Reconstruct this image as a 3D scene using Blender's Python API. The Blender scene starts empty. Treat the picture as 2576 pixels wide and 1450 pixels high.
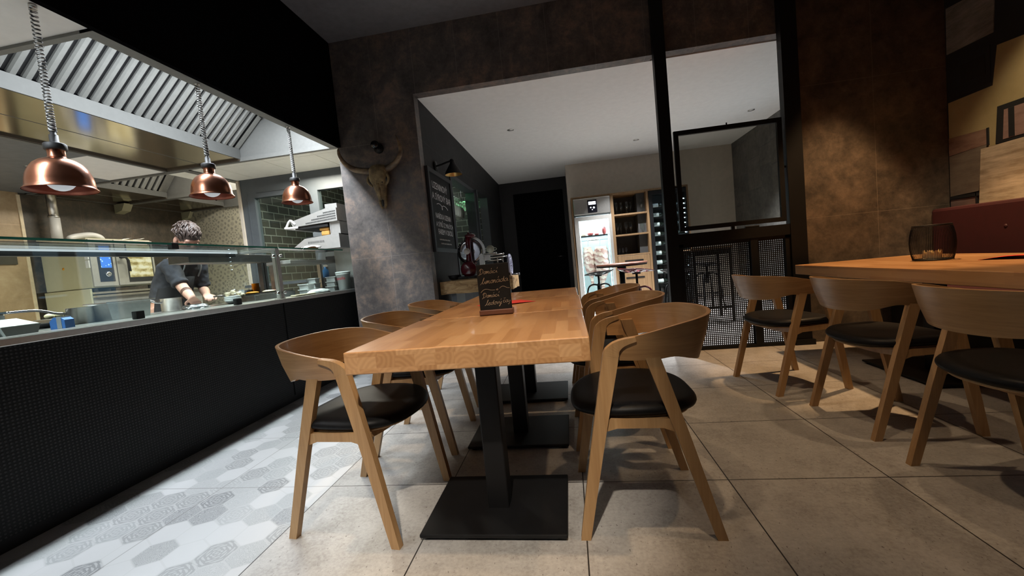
import bpy, bmesh, math, random
from mathutils import Vector, Matrix
rnd = random.Random(7)
PI = math.pi
sc = bpy.context.scene
COL = sc.collection

# ------------------------------------------------------------------ camera
FPX = 1013.3
def cam_matrix():
    y, p, r = -0.14479, -0.060599, 0.09582
    cy, sy, cp, sp = math.cos(y), math.sin(y), math.cos(p), math.sin(p)
    fwd = Vector((sy*cp, cy*cp, sp)); right = Vector((cy, -sy, 0)); down = fwd.cross(right)
    c, s = math.cos(r), math.sin(r)
    r2 = c*right + s*down; d2 = -s*right + c*down
    m = Matrix.Identity(4)
    for i in range(3):
        m[i][0] = r2[i]; m[i][1] = -d2[i]; m[i][2] = -fwd[i]
    m[0][3], m[1][3], m[2][3] = 0, 0, 0.99
    return m
cd = bpy.data.cameras.new('camera'); co = bpy.data.objects.new('camera', cd); COL.objects.link(co)
cd.sensor_width = 36; cd.lens = FPX/2576*36; cd.clip_start = 0.02
co.matrix_world = cam_matrix(); sc.camera = co
sc.view_settings.view_transform = 'Standard'; sc.view_settings.look = 'None'
sc.view_settings.gamma = 1; sc.view_settings.use_curve_mapping = False
sc.view_settings.exposure = 0.0
sc.cycles.use_denoising = True
sc.cycles.max_bounces = 7; sc.cycles.diffuse_bounces = 4; sc.cycles.glossy_bounces = 4
sc.cycles.transparent_max_bounces = 16; sc.cycles.transmission_bounces = 4
sc.cycles.sample_clamp_indirect = 4.0; sc.cycles.caustics_reflective = False; sc.cycles.caustics_refractive = False
# ------------------------------------------------------------------ world and room lights
w = bpy.data.worlds.new('world'); sc.world = w; w.use_nodes = True
w.node_tree.nodes['Background'].inputs[0].default_value = (.7, .8, 1, 1)
w.node_tree.nodes['Background'].inputs[1].default_value = 0.004

def aim(o, d):
    o.rotation_euler = Vector(d).to_track_quat('-Z', 'Y').to_euler()
def area(name, loc, d, sx, sy, power, col, spread=PI):
    l = bpy.data.lights.new(name, 'AREA'); l.shape = 'RECTANGLE'; l.size = sx; l.size_y = sy
    l.energy = power; l.color = col; l.spread = spread
    o = bpy.data.objects.new(name, l); COL.objects.link(o)
    z = -Vector(d).normalized(); yv = Vector((0, 1, 0)); yv = (yv-z*yv.dot(z)).normalized(); xv = yv.cross(z)
    mm = Matrix((xv, yv, z)).transposed().to_4x4(); mm.translation = loc; o.matrix_world = mm; return o
def spot(name, loc, target, power, col, angle, blend=.4, r=.04):
    l = bpy.data.lights.new(name, 'SPOT'); l.energy = power; l.color = col; l.spot_size = math.radians(angle)
    l.spot_blend = blend; l.shadow_soft_size = r
    o = bpy.data.objects.new(name, l); COL.objects.link(o); o.location = loc
    aim(o, Vector(target)-Vector(loc)); return o
def point(name, loc, power, col, r=.05):
    l = bpy.data.lights.new(name, 'POINT'); l.energy = power; l.color = col; l.shadow_soft_size = r
    o = bpy.data.objects.new(name, l); COL.objects.link(o); o.location = loc; return o
COOL = (.86, .93, 1.0); WARM = (1.0, .70, .42); NEUT = (1.0, .93, .78)
# kitchen: strip lamps inside the big hood and ceiling panels of the pass, plus an added fill, neutral-cool
area('hood_strip_light', (-2.64, 2.78, 2.83), (-.12, 0, -1), .14, 1.66, 140, COOL)
area('trough_strip_light', (-2.60, -.5, 2.86), (0, 0, -1), .14, 3.2, 150, COOL)
area('kitchen_fill_light', (-4.0, 1.4, 2.36), (-.5, .25, -1), .6, 2.6, 150, NEUT, 2.2)  # added fill without a fixture, tilted inward to brighten only the kitchen
area('wall_hood_light', (-4.5, 4.6, 2.75), (-.3, 0, -1), .2, .8, 34, NEUT)
area('wall_hood_far_light', (-4.5, 5.6, 2.75), (-.3, 0, -1), .2, .7, 30, NEUT)
area('pass_ceiling_light', (-2.85, 4.42, 2.33), (0, -.1, -1), .7, .2, 42, NEUT)
# dining room: warm ceiling spots
spot('table_spot', (-.25, .9, 3.38), (-.38, 1.6, .75), 150, WARM, 40, .7)
spot('table_spot_front', (-.1, -.9, 3.38), (-.38, 1.15, .7), 560, (1, .88, .74), 24, .8)
spot('table_spot_far', (-.3, 2.7, 3.38), (-.38, 2.75, .75), 150, WARM, 44, .6)
spot('aisle_spot', (.95, 1.2, 3.38), (.95, 1.5, 0), 66, (1, .68, .40), 75, .6)
spot('aisle_spot_side', (.35, 2.2, 3.38), (1.45, 2.15, .6), 75, WARM, 52, .7)
spot('wall_spot', (2.40, 3.37, 3.38), (2.38, 3.39, 0), 440, (1, .60, .29), 51, .35, .05)
spot('bench_table_spot', (2.2, 2.2, 3.38), (2.1, 2.45, .75), 60, WARM, 60, .6)
spot('mural_spot', (2.45, 2.5, 3.38), (3.32, 3.2, 1.15), 150, (1, .78, .50), 46, .6)
# back room: neutral downlights
for i, (x, y) in enumerate(((.35, 5.3), (1.2, 5.5), (2.3, 5.6), (1.0, 6.5))):
    spot('back_room_downlight', (x, y, 2.77), (x, y+.2, 0), 380, (.97, .98, 1), 96, .5)
point('bar_room_light', (-2.8, 5.6, 2.5), 16, (.9, 1, .85), .1)
point('bar_rack_light', (-1.86, 6.0, 2.17), 3, (.25, 1, .42), .03)

# ------------------------------------------------------------------ mesh helpers
class MB:
    def __init__(s): s.v = []; s.f = []; s.m = []; s.sm = []
    def add(s, vs, fs, mi=0, smooth=False):
        o = len(s.v); s.v += [tuple(x) for x in vs]
        for f in fs: s.f.append(tuple(o+i for i in f)); s.m.append(mi); s.sm.append(smooth)
        return s
    def box(s, x0, x1, y0, y1, z0, z1, mi=0, M=None):
        vs = [Vector((x, y, z)) for x in (x0, x1) for y in (y0, y1) for z in (z0, z1)]
        if M: vs = [M @ v for v in vs]
        return s.add(vs, [(0,1,3,2),(4,6,7,5),(0,4,5,1),(2,3,7,6),(0,2,6,4),(1,5,7,3)], mi)
    def bbox(s, x0, x1, y0, y1, z0, z1, b=.004, mi=0, M=None, seg=2):
        bm = bmesh.new(); bmesh.ops.create_cube(bm, size=1)
        for v in bm.verts: v.co = Vector(((x0+x1)/2+v.co.x*(x1-x0), (y0+y1)/2+v.co.y*(y1-y0), (z0+z1)/2+v.co.z*(z1-z0)))
        bmesh.ops.bevel(bm, geom=list(bm.edges), offset=b, segments=seg, profile=.5, affect='EDGES')
        if M: bmesh.ops.transform(bm, matrix=M, verts=bm.verts)
        s.add([v.co.copy() for v in bm.verts], [tuple(v.index for v in f.verts) for f in bm.faces], mi); bm.free(); return s
    def quad(s, a, b, c, d, mi=0): return s.add([a, b, c, d], [(0,1,2,3)], mi)
    def prism(s, pts, axis, a0, a1, mi=0):
        # pts 2D polygon; axis 'x','y','z' the extrusion axis
        def P(p, a):
            return {'x': (a, p[0], p[1]), 'y': (p[0], a, p[1]), 'z': (p[0], p[1], a)}[axis]
        n = len(pts); vs = [P(p, a0) for p in pts]+[P(p, a1) for p in pts]
        fs = [tuple(range(n)), tuple(range(2*n-1, n-1, -1))]+[(i, i+n, (i+1) % n+n, (i+1) % n) for i in range(n)]
        return s.add(vs, fs, mi)
    def lathe(s, prof, n=32, mi=0, M=None, smooth=True, cap=True):
        vs = []; fs = []
        for r, z in prof:
            for i in range(n):
                a = 2*PI*i/n; v = Vector((r*math.cos(a), r*math.sin(a), z)); vs.append(M @ v if M else v)
        for k in range(len(prof)-1):
            for i in range(n):
                j = (i+1) % n; fs.append((k*n+i, k*n+j, (k+1)*n+j, (k+1)*n+i))
        if cap:
            if prof[0][0] > 1e-5: fs.append(tuple(range(n-1, -1, -1)))
            if prof[-1][0] > 1e-5: fs.append(tuple((len(prof)-1)*n+i for i in range(n)))
        return s.add(vs, fs, mi, smooth)
    def cyl(s, a, b, r, n=16, mi=0, r2=None, smooth=True):
        a = Vector(a); b = Vector(b); d = b-a
        M = Matrix.Translation(a) @ d.to_track_quat('Z', 'Y').to_matrix().to_4x4()
        L = d.length; r2 = r if r2 is None else r2
        return s.lathe([(r, 0), (r2, L)], n, mi, M, smooth)
    def ball(s, c, r, n=16, mi=0, sz=(1, 1, 1), M=None):
        prof = [(max(1e-6, r*math.sin(PI*k/(n//2))), -r*math.cos(PI*k/(n//2))) for k in range(n//2+1)]
        T = Matrix.Translation(Vector(c)) @ Matrix.Diagonal((sz[0], sz[1], sz[2], 1))
        return s.lathe(prof, n, mi, (M @ T) if M else T, True, False)
    def tube(s, path, r, n=8, mi=0, closed=False, caps=True, shape=None):
        # round sweep; r number or list; shape: list of 2-D points (scaled by 1) instead of a circle
        P = [Vector(p) for p in path]; m = len(P); vs = []; fs = []
        R = r if isinstance(r, (list, tuple)) else [r]*m
        T = []
        for i in range(m):
            a = P[i-1] if (i > 0 or closed) else P[i]; b = P[(i+1) % m] if (i < m-1 or closed) else P[i]
            T.append((b-a).normalized())
        up = Vector((0, 0, 1)) if abs(T[0].z) < .9 else Vector((0, 1, 0))
        N = (up-T[0]*up.dot(T[0])).normalized()
        for i in range(m):
            N = (N-T[i]*N.dot(T[i])).normalized(); B = T[i].cross(N)
            if shape: ring = [P[i]+N*(q[0]*R[i])+B*(q[1]*R[i]) for q in shape]
            else: ring = [P[i]+N*(R[i]*math.cos(2*PI*k/n))+B*(R[i]*math.sin(2*PI*k/n)) for k in range(n)]
            vs += ring
        if shape: n = len(shape)
        for i in range(m if closed else m-1):
            for k in range(n):
                k2 = (k+1) % n; i2 = (i+1) % m
                fs.append((i*n+k, i*n+k2, i2*n+k2, i2*n+k))
        if caps and not closed: fs += [tuple(range(n-1, -1, -1)), tuple((m-1)*n+k for k in range(n))]
        return s.add(vs, fs, mi, shape is None)
    def loft(s, rings, mi=0, smooth=True, caps=True):
        n = len(rings[0]); vs = [p for r in rings for p in r]; fs = []
        for i in range(len(rings)-1):
            for k in range(n):
                k2 = (k+1) % n; fs.append((i*n+k, i*n+k2, (i+1)*n+k2, (i+1)*n+k))
        if caps: fs += [tuple(range(n-1, -1, -1)), tuple((len(rings)-1)*n+k for k in range(n))]
        return s.add(vs, fs, mi, smooth)
    def build(s, name, mats, parent=None, smooth_angle=None):
        me = bpy.data.meshes.new(name); me.from_pydata(s.v, [], s.f)
        for x in (mats if isinstance(mats, (list, tuple)) else [mats]): me.materials.append(x)
        for p, i, sm in zip(me.polygons, s.m, s.sm): p.material_index = i; p.use_smooth = sm
        bm = bmesh.new(); bm.from_mesh(me); bmesh.ops.recalc_face_normals(bm, faces=bm.faces); bm.to_mesh(me); bm.free()
        o = bpy.data.objects.new(name, me); COL.objects.link(o)
        if parent: o.parent = parent
        return o
def tag(o, label, cat, group=None, kind=None):
    o['label'] = label; o['category'] = cat
    if group: o['group'] = group
    if kind: o['kind'] = kind
    return o
def thing(name, label, cat, loc=(0, 0, 0), rz=0, group=None):
    o = bpy.data.objects.new(name, None); COL.objects.link(o); o.empty_display_size = .05
    o.location = loc; o.rotation_euler = (0, 0, rz); return tag(o, label, cat, group)
def struct(o): o['kind'] = 'structure'; return o
def copy_tree(o, loc=None, rz=None, label=None, parent=None):
    c = o.copy(); COL.objects.link(c)
    if parent: c.parent = parent
    if loc is not None: c.location = loc
    if rz is not None: c.rotation_euler = (0, 0, rz)
    if label: c['label'] = label
    for ch in list(o.children): copy_tree(ch, parent=c)
    return c
def smoothpath(pts, k=6):
    P = [Vector(p) for p in pts]; out = []
    for i in range(len(P)-1):
        p0 = P[max(i-1, 0)]; p1 = P[i]; p2 = P[i+1]; p3 = P[min(i+2, len(P)-1)]
        for j in range(k):
            t = j/k
            out.append(.5*((2*p1)+(p2-p0)*t+(2*p0-5*p1+4*p2-p3)*t*t+(3*p1-p0-3*p2+p3)*t**3))
    out.append(P[-1]); return out

# ------------------------------------------------------------------ material helpers
class G:
    """tiny node graph writer"""
    def __init__(s, name):
        s.mat = bpy.data.materials.new(name); s.mat.use_nodes = True; s.nt = s.mat.node_tree
        s.b = s.nt.nodes['Principled BSDF']; s.out = s.nt.nodes['Material Output']
    def node(s, t, **kw):
        n = s.nt.nodes.new(t)
        for k, v in kw.items(): setattr(n, k, v)
        return n
    def put(s, sock, v):
        if isinstance(v, bpy.types.NodeSocket): s.nt.links.new(v, sock)
        else: sock.default_value = v
    def m(s, op, a, b=0.0, c=None, clamp=False):
        n = s.node('ShaderNodeMath', operation=op, use_clamp=clamp); s.put(n.inputs[0], a); s.put(n.inputs[1], b)
        if c is not None: s.put(n.inputs[2], c)
        return n.outputs[0]
    def obj(s):
        return s.node('ShaderNodeTexCoord').outputs['Object']
    def sep(s, v):
        n = s.node('ShaderNodeSeparateXYZ'); s.put(n.inputs[0], v); return n.outputs
    def comb(s, x, y, z=0.0):
        n = s.node('ShaderNodeCombineXYZ')
        for i, q in enumerate((x, y, z)): s.put(n.inputs[i], q)
        return n.outputs[0]
    def scale(s, v, k):
        n = s.node('ShaderNodeVectorMath', operation='MULTIPLY'); s.put(n.inputs[0], v); s.put(n.inputs[1], k); return n.outputs[0]
    def noise(s, v, sc, det=4, rough=.55, dist=0):
        n = s.node('ShaderNodeTexNoise'); s.put(n.inputs['Vector'], v); n.inputs['Scale'].default_value = sc
        n.inputs['Detail'].default_value = det; n.inputs['Roughness'].default_value = rough; n.inputs['Distortion'].default_value = dist
        return n.outputs['Fac']
    def voro(s, v, sc, feature='F1'):
        n = s.node('ShaderNodeTexVoronoi', feature=feature); s.put(n.inputs['Vector'], v); n.inputs['Scale'].default_value = sc
        return n.outputs['Distance']
    def white(s, v):
        n = s.node('ShaderNodeTexWhiteNoise', noise_dimensions='3D'); s.put(n.inputs['Vector'], v); return n.outputs['Value']
    def ramp(s, f, stops, interp='LINEAR'):
        n = s.node('ShaderNodeValToRGB'); n.color_ramp.interpolation = interp; s.put(n.inputs[0], f); e = n.color_ramp.elements
        while len(e) < len(stops): e.new(.5)
        for q, (p, c) in zip(e, stops): q.position = p; q.color = (c[0], c[1], c[2], 1)
        return n.outputs[0]
    def mix(s, f, a, b, blend='MIX'):
        n = s.node('ShaderNodeMix', data_type='RGBA', blend_type=blend)
        s.put(n.inputs[0], f)
        for i, q in ((6, a), (7, b)):
            if isinstance(q, bpy.types.NodeSocket): s.nt.links.new(q, n.inputs[i])
            else: n.inputs[i].default_value = (q[0], q[1], q[2], 1)
        return n.outputs[2]
    def bump(s, h, strength=.3, dist=.002):
        n = s.node('ShaderNodeBump'); n.inputs['Strength'].default_value = strength; n.inputs['Distance'].default_value = dist
        s.put(n.inputs['Height'], h); s.nt.links.new(n.outputs[0], s.b.inputs['Normal'])
    def set(s, col=None, rough=None, metal=None, spec=None, coat=None, alpha=None):
        for k, v in (('Base Color', col), ('Roughness', rough), ('Metallic', metal), ('Specular IOR Level', spec), ('Coat Weight', coat), ('Alpha', alpha)):
            if v is None: continue
            if isinstance(v, tuple) and len(v) == 3: v = (*v, 1)
            s.put(s.b.inputs[k], v)
        return s.mat
def flat(name, col, rough=.5, metal=0.0, var=.12, sc=14, spec=None, coat=None):
    g = G(name); n = g.noise(g.obj(), sc)
    a = tuple(c*(1-var) for c in col); b = tuple(min(1, c*(1+var)) for c in col)
    return g.set(g.ramp(n, [(.3, a), (.7, b)]), rough, metal, spec, coat)
def glow(name, col, strength, base=(.02, .02, .02)):
    g = G(name); g.set(base, .4)
    g.b.inputs['Emission Color'].default_value = (*col, 1); g.b.inputs['Emission Strength'].default_value = strength
    return g.mat
def glass(name, tint=(.93, .97, .95), refl=.9, rough=.0):
    g = G(name); g.nt.nodes.remove(g.b)
    t = g.node('ShaderNodeBsdfTransparent'); t.inputs[0].default_value = (*tint, 1)
    gl = g.node('ShaderNodeBsdfGlossy'); gl.inputs['Roughness'].default_value = rough; gl.inputs[0].default_value = (refl, refl, refl, 1)
    lw = g.node('ShaderNodeLayerWeight'); lw.inputs[0].default_value = .5
    fr = g.m('ADD', g.m('MULTIPLY', g.m('POWER', lw.outputs['Facing'], 5.0), .9), .035)
    mx = g.node('ShaderNodeMixShader'); g.nt.links.new(fr, mx.inputs[0]); g.nt.links.new(t.outputs[0], mx.inputs[1]); g.nt.links.new(gl.outputs[0], mx.inputs[2])
    g.nt.links.new(mx.outputs[0], g.out.inputs[0]); return g.mat
def rust_tile(name, x0, tw, zc, th, dark, mid, hi, plane='xz', rough=.38):
    g = G(name); o = g.obj(); X, Y, Z = g.sep(o)
    u = {'xz': X, 'yz': Y}[plane]
    n1 = g.noise(o, 3.6, 6, .65, .5); n2 = g.noise(o, 15, 8, .72); n3 = g.noise(o, 45, 4, .6)
    f = g.m('ADD', g.m('MULTIPLY', n1, .55), g.m('MULTIPLY', n2, .45))
    c = g.ramp(f, [(.38, dark), (.5, mid), (.63, hi)])
    c = g.mix(g.m('MULTIPLY', n3, .35), c, dark)
    def line(v, c0, p, wd):
        a = g.m('FRACT', g.m('DIVIDE', g.m('SUBTRACT', v, c0), p)); a = g.m('MINIMUM', a, g.m('SUBTRACT', 1.0, a))
        return g.m('LESS_THAN', a, wd/p)
    ln = g.m('MAXIMUM', line(u, x0, tw, .0014), line(Z, zc, th, .0014))
    c = g.mix(g.m('MULTIPLY', ln, .8), c, tuple(min(1, q*1.9+.03) for q in mid))
    g.bump(n2, .08, .003)
    return g.set(c, rough, spec=.5 if rough < .6 else .25)
def wood(name, light, dark, axis='z', rough=.42, sc=1.0, coat=.0):
    g = G(name); o = g.obj()
    st = {'x': (1.2, 26, 26), 'y': (26, 1.2, 26), 'z': (26, 26, 1.2), 'h': (2.0, 2.0, 30)}[axis]; st2 = tuple(q*5 for q in st)
    n1 = g.noise(g.scale(o, tuple(q*sc for q in st)), 1.0, 5, .6, .6); n2 = g.noise(g.scale(o, tuple(q*sc for q in st2)), 1.0, 3, .6)
    f = g.m('ADD', g.m('MULTIPLY', n1, .65), g.m('MULTIPLY', n2, .35))
    c = g.ramp(f, [(.33, dark), (.52, tuple((a+b)/2 for a, b in zip(light, dark))), (.68, light)])
    g.bump(n2, .12, .001)
    return g.set(c, rough, coat=coat)
def butcher(name, end=False, long_axis='y'):
    g = G(name); o = g.obj(); X, Y, Z = g.sep(o)
    if not end:
        row = g.m('FLOOR', g.m('DIVIDE', X, .042)); off = g.m('MULTIPLY', g.white(g.comb(row, 3.0, g.m('FLOOR', g.m('DIVIDE', Z, .0385)))), 1.0)
        bl = g.m('FLOOR', g.m('ADD', g.m('DIVIDE', Y, .31), off))
        rv = g.white(g.comb(row, bl, g.m('FLOOR', g.m('DIVIDE', Z, .0385))))
        gr = g.noise(g.comb(g.m('MULTIPLY', X, 26), g.m('ADD', g.m('MULTIPLY', Y, 2.2), g.m('MULTIPLY', rv, 40)), g.m('MULTIPLY', Z, 26)), 1.0, 5, .6, .8)
    else:
        lay = g.m('FLOOR', g.m('DIVIDE', Z, .0385)); xo = g.m('ADD', X, g.m('MULTIPLY', g.white(g.comb(lay, 1.0, 2.0)), .06))
        col = g.m('FLOOR', g.m('DIVIDE', xo, .066)); rv = g.white(g.comb(col, lay, 5.0)); r2 = g.white(g.comb(col, lay, 9.0))
        fx = g.m('SUBTRACT', g.m('SUBTRACT', g.m('DIVIDE', xo, .066), col), g.m('ADD', g.m('MULTIPLY', rv, 1.6), -.3))
        fz = g.m('SUBTRACT', g.m('SUBTRACT', g.m('DIVIDE', Z, .0385), lay), g.m('ADD', g.m('MULTIPLY', r2, 2.4), -1.0))
        d = g.m('SQRT', g.m('ADD', g.m('MULTIPLY', g.m('MULTIPLY', fx, fx), 2.9), g.m('MULTIPLY', fz, fz)))
        d = g.m('ADD', d, g.m('MULTIPLY', g.noise(o, 30), .25))
        gr = g.m('ADD', g.m('MULTIPLY', g.m('SINE', g.m('MULTIPLY', d, 15)), .16), .5)
    c = g.ramp(gr, [(.25, (.30, .145, .055)), (.5, (.42, .22, .09)), (.75, (.52, .30, .135))])
    c = g.mix(.55, c, g.ramp(rv, [(0, (.33, .16, .06)), (.5, (.45, .235, .10)), (1, (.56, .33, .16))]))
    return g.set(c, .3 if not end else .45, coat=.25 if not end else 0.0)

M = {}
M['wall_tile'] = rust_tile('rust_tile', -2.28+.45, .45, 1.19, 1.17, (.062, .055, .052), (.132, .113, .103), (.29, .205, .155), 'xz', .45)
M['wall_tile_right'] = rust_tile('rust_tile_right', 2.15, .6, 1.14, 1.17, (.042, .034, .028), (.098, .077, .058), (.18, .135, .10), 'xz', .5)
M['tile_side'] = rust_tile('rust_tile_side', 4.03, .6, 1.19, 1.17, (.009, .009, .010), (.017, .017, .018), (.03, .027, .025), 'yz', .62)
M['kitchen_tile'] = rust_tile('kitchen_wall_tile', 4.0, .6, 1.19, 1.2, (.035, .03, .024), (.075, .063, .048), (.14, .10, .068), 'yz')
M['tan_lit_tile'] = rust_tile('lit_wall_tile', 3.99, .6, 2.0, 1.2, (.36, .26, .15), (.44, .32, .19), (.52, .40, .25), 'yz')  # kitchen wall again, brighter light past the hood put into its tan colour
M['dark_ceiling'] = flat('charcoal_plaster', (.15, .15, .16), .8)
M['black_paint'] = flat('black_paint', (.0045, .0045, .005), .9, 0, .1, spec=0.0)
M['white_plaster'] = flat('white_plaster', (.82, .82, .80), .8, 0, .03)
M['ceiling_tile'] = flat('ceiling_tile_white', (.88, .88, .80), .8, 0, .03)
M['beige_plaster'] = flat('beige_plaster', (.56, .50, .42), .8, 0, .05)
M['concrete_wall'] = rust_tile('concrete_wall', 0, 1.2, .4, 2.6, (.10, .10, .095), (.15, .148, .14), (.22, .215, .2), 'yz', .7)
M['black_metal'] = flat('black_powder_metal', (.0045, .0045, .005), .5, 0, .15, spec=.3)
M['dark_metal'] = flat('dark_frame_metal', (.012, .012, .013), .5, .2)
M['grey_frame'] = flat('grey_door_frame', (.075, .088, .10), .5, 0, .06)
M['dark_frame'] = flat('dark_blue_grey_frame', (.03, .034, .04), .5)
M['steel'] = flat('brushed_steel', (.60, .59, .56), .34, 1, .06, 40)
M['steel_lit'] = flat('satin_steel', (.43, .42, .395), .5, .6, .05, 30)
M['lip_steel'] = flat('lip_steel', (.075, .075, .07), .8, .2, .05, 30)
M['lit_steel_panel'] = flat('pale_steel_panel', (.40, .39, .36), .5, .3)
M['brown_gasket'] = flat('brown_gasket', (.06, .045, .03), .6)
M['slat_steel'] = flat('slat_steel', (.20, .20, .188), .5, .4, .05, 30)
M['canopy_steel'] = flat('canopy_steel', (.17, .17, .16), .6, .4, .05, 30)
M['steel_dark'] = flat('dark_steel', (.2, .2, .2), .35, 1, .1, 30)
M['mirror_steel'] = flat('polished_steel', (.76, .72, .62), .14, 1, .04, 6)
M['chrome'] = flat('chrome', (.75, .75, .77), .12, 1, .03)
M['blade'] = flat('polished_blade', (.6, .6, .63), .05, 1, .03)
M['copper'] = flat('copper', (.47, .20, .12), .27, 1, .06, 8)
M['copper_in'] = flat('copper_inside', (.24, .06, .035), .4, .6, .1, 8)
M['leather'] = flat('black_leather', (.006, .006, .0065), .45, 0, .25, 60, spec=.14)
M['oak'] = wood('oak_veneer', (.50, .29, .13), (.32, .165, .065), 'h', .38, 1, .1)
M['oak_leg'] = wood('oak_solid', (.47, .29, .135), (.31, .17, .07), 'z', .45)
M['top'] = butcher('butcher_block'); M['end'] = butcher('butcher_block_end', True)
M['oak_cab'] = wood('cabinet_oak', (.25, .155, .075), (.16, .09, .04), 'z', .5)
M['dark_wood'] = wood('mahogany_block', (.17, .07, .04), (.1, .035, .02), 'x', .4)
M['brick'] = None
M['red_vinyl'] = flat('wine_red_upholstery', (.03, .002, .0045), .6, 0, .1)
M['red_paper'] = flat('red_paper', (.62, .03, .02), .6, 0, .05)
M['red_enamel'] = flat('wine_red_enamel', (.10, .008, .016), .22, 0, .1, coat=.6)
M['slate'] = flat('chalkboard_black', (.009, .010, .011), .6, 0, .35, 10, spec=.2)
M['chalk'] = flat('chalk_cream', (.60, .50, .38), .9, 0, .1)
M['chalk_white'] = flat('chalk_white', (.62, .62, .62), .9, 0, .1)
M['white_pl'] = flat('white_plastic', (.72, .72, .70), .4, 0, .04)
M['white_cloth'] = flat('white_cloth', (.75, .75, .72), .9, 0, .06)
M['bone'] = None
M['candle'] = flat('candle_wax', (.8, .68, .46), .6, 0, .05)
M['glass'] = glass('clear_glass'); M['glass_dark'] = glass('tinted_glass', (.5, .53, .54), .9)
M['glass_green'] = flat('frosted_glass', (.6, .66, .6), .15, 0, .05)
M['glass_edge'] = flat('green_glass_edge', (.03, .22, .15), .25, 0, .1)
M['skin'] = flat('skin', (.62, .36, .27), .55, 0, .06)
M['shirt'] = flat('dark_grey_shirt', (.032, .034, .042), .85, 0, .3, 20)
M['apron'] = flat('black_apron', (.012, .012, .014), .8, 0, .2, 20)
M['hair'] = flat('dark_brown_hair', (.055, .036, .028), .5, 0, .5, 60)
M['yellow'] = flat('yellow_plastic', (.75, .33, .03), .45, 0, .06)
M['blue'] = flat('blue_card', (.05, .17, .5), .5, 0, .08)
M['rubber'] = flat('black_rubber', (.01, .01, .01), .6, 0, .1)
M['cream_pl'] = flat('cream_enamel', (.47, .46, .32), .5, 0, .03)
M['meat'] = flat('red_meat', (.34, .05, .05), .45, 0, .9, 12)
M['fat'] = flat('meat_fat', (.72, .55, .45), .5, 0, .2, 30)

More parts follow.
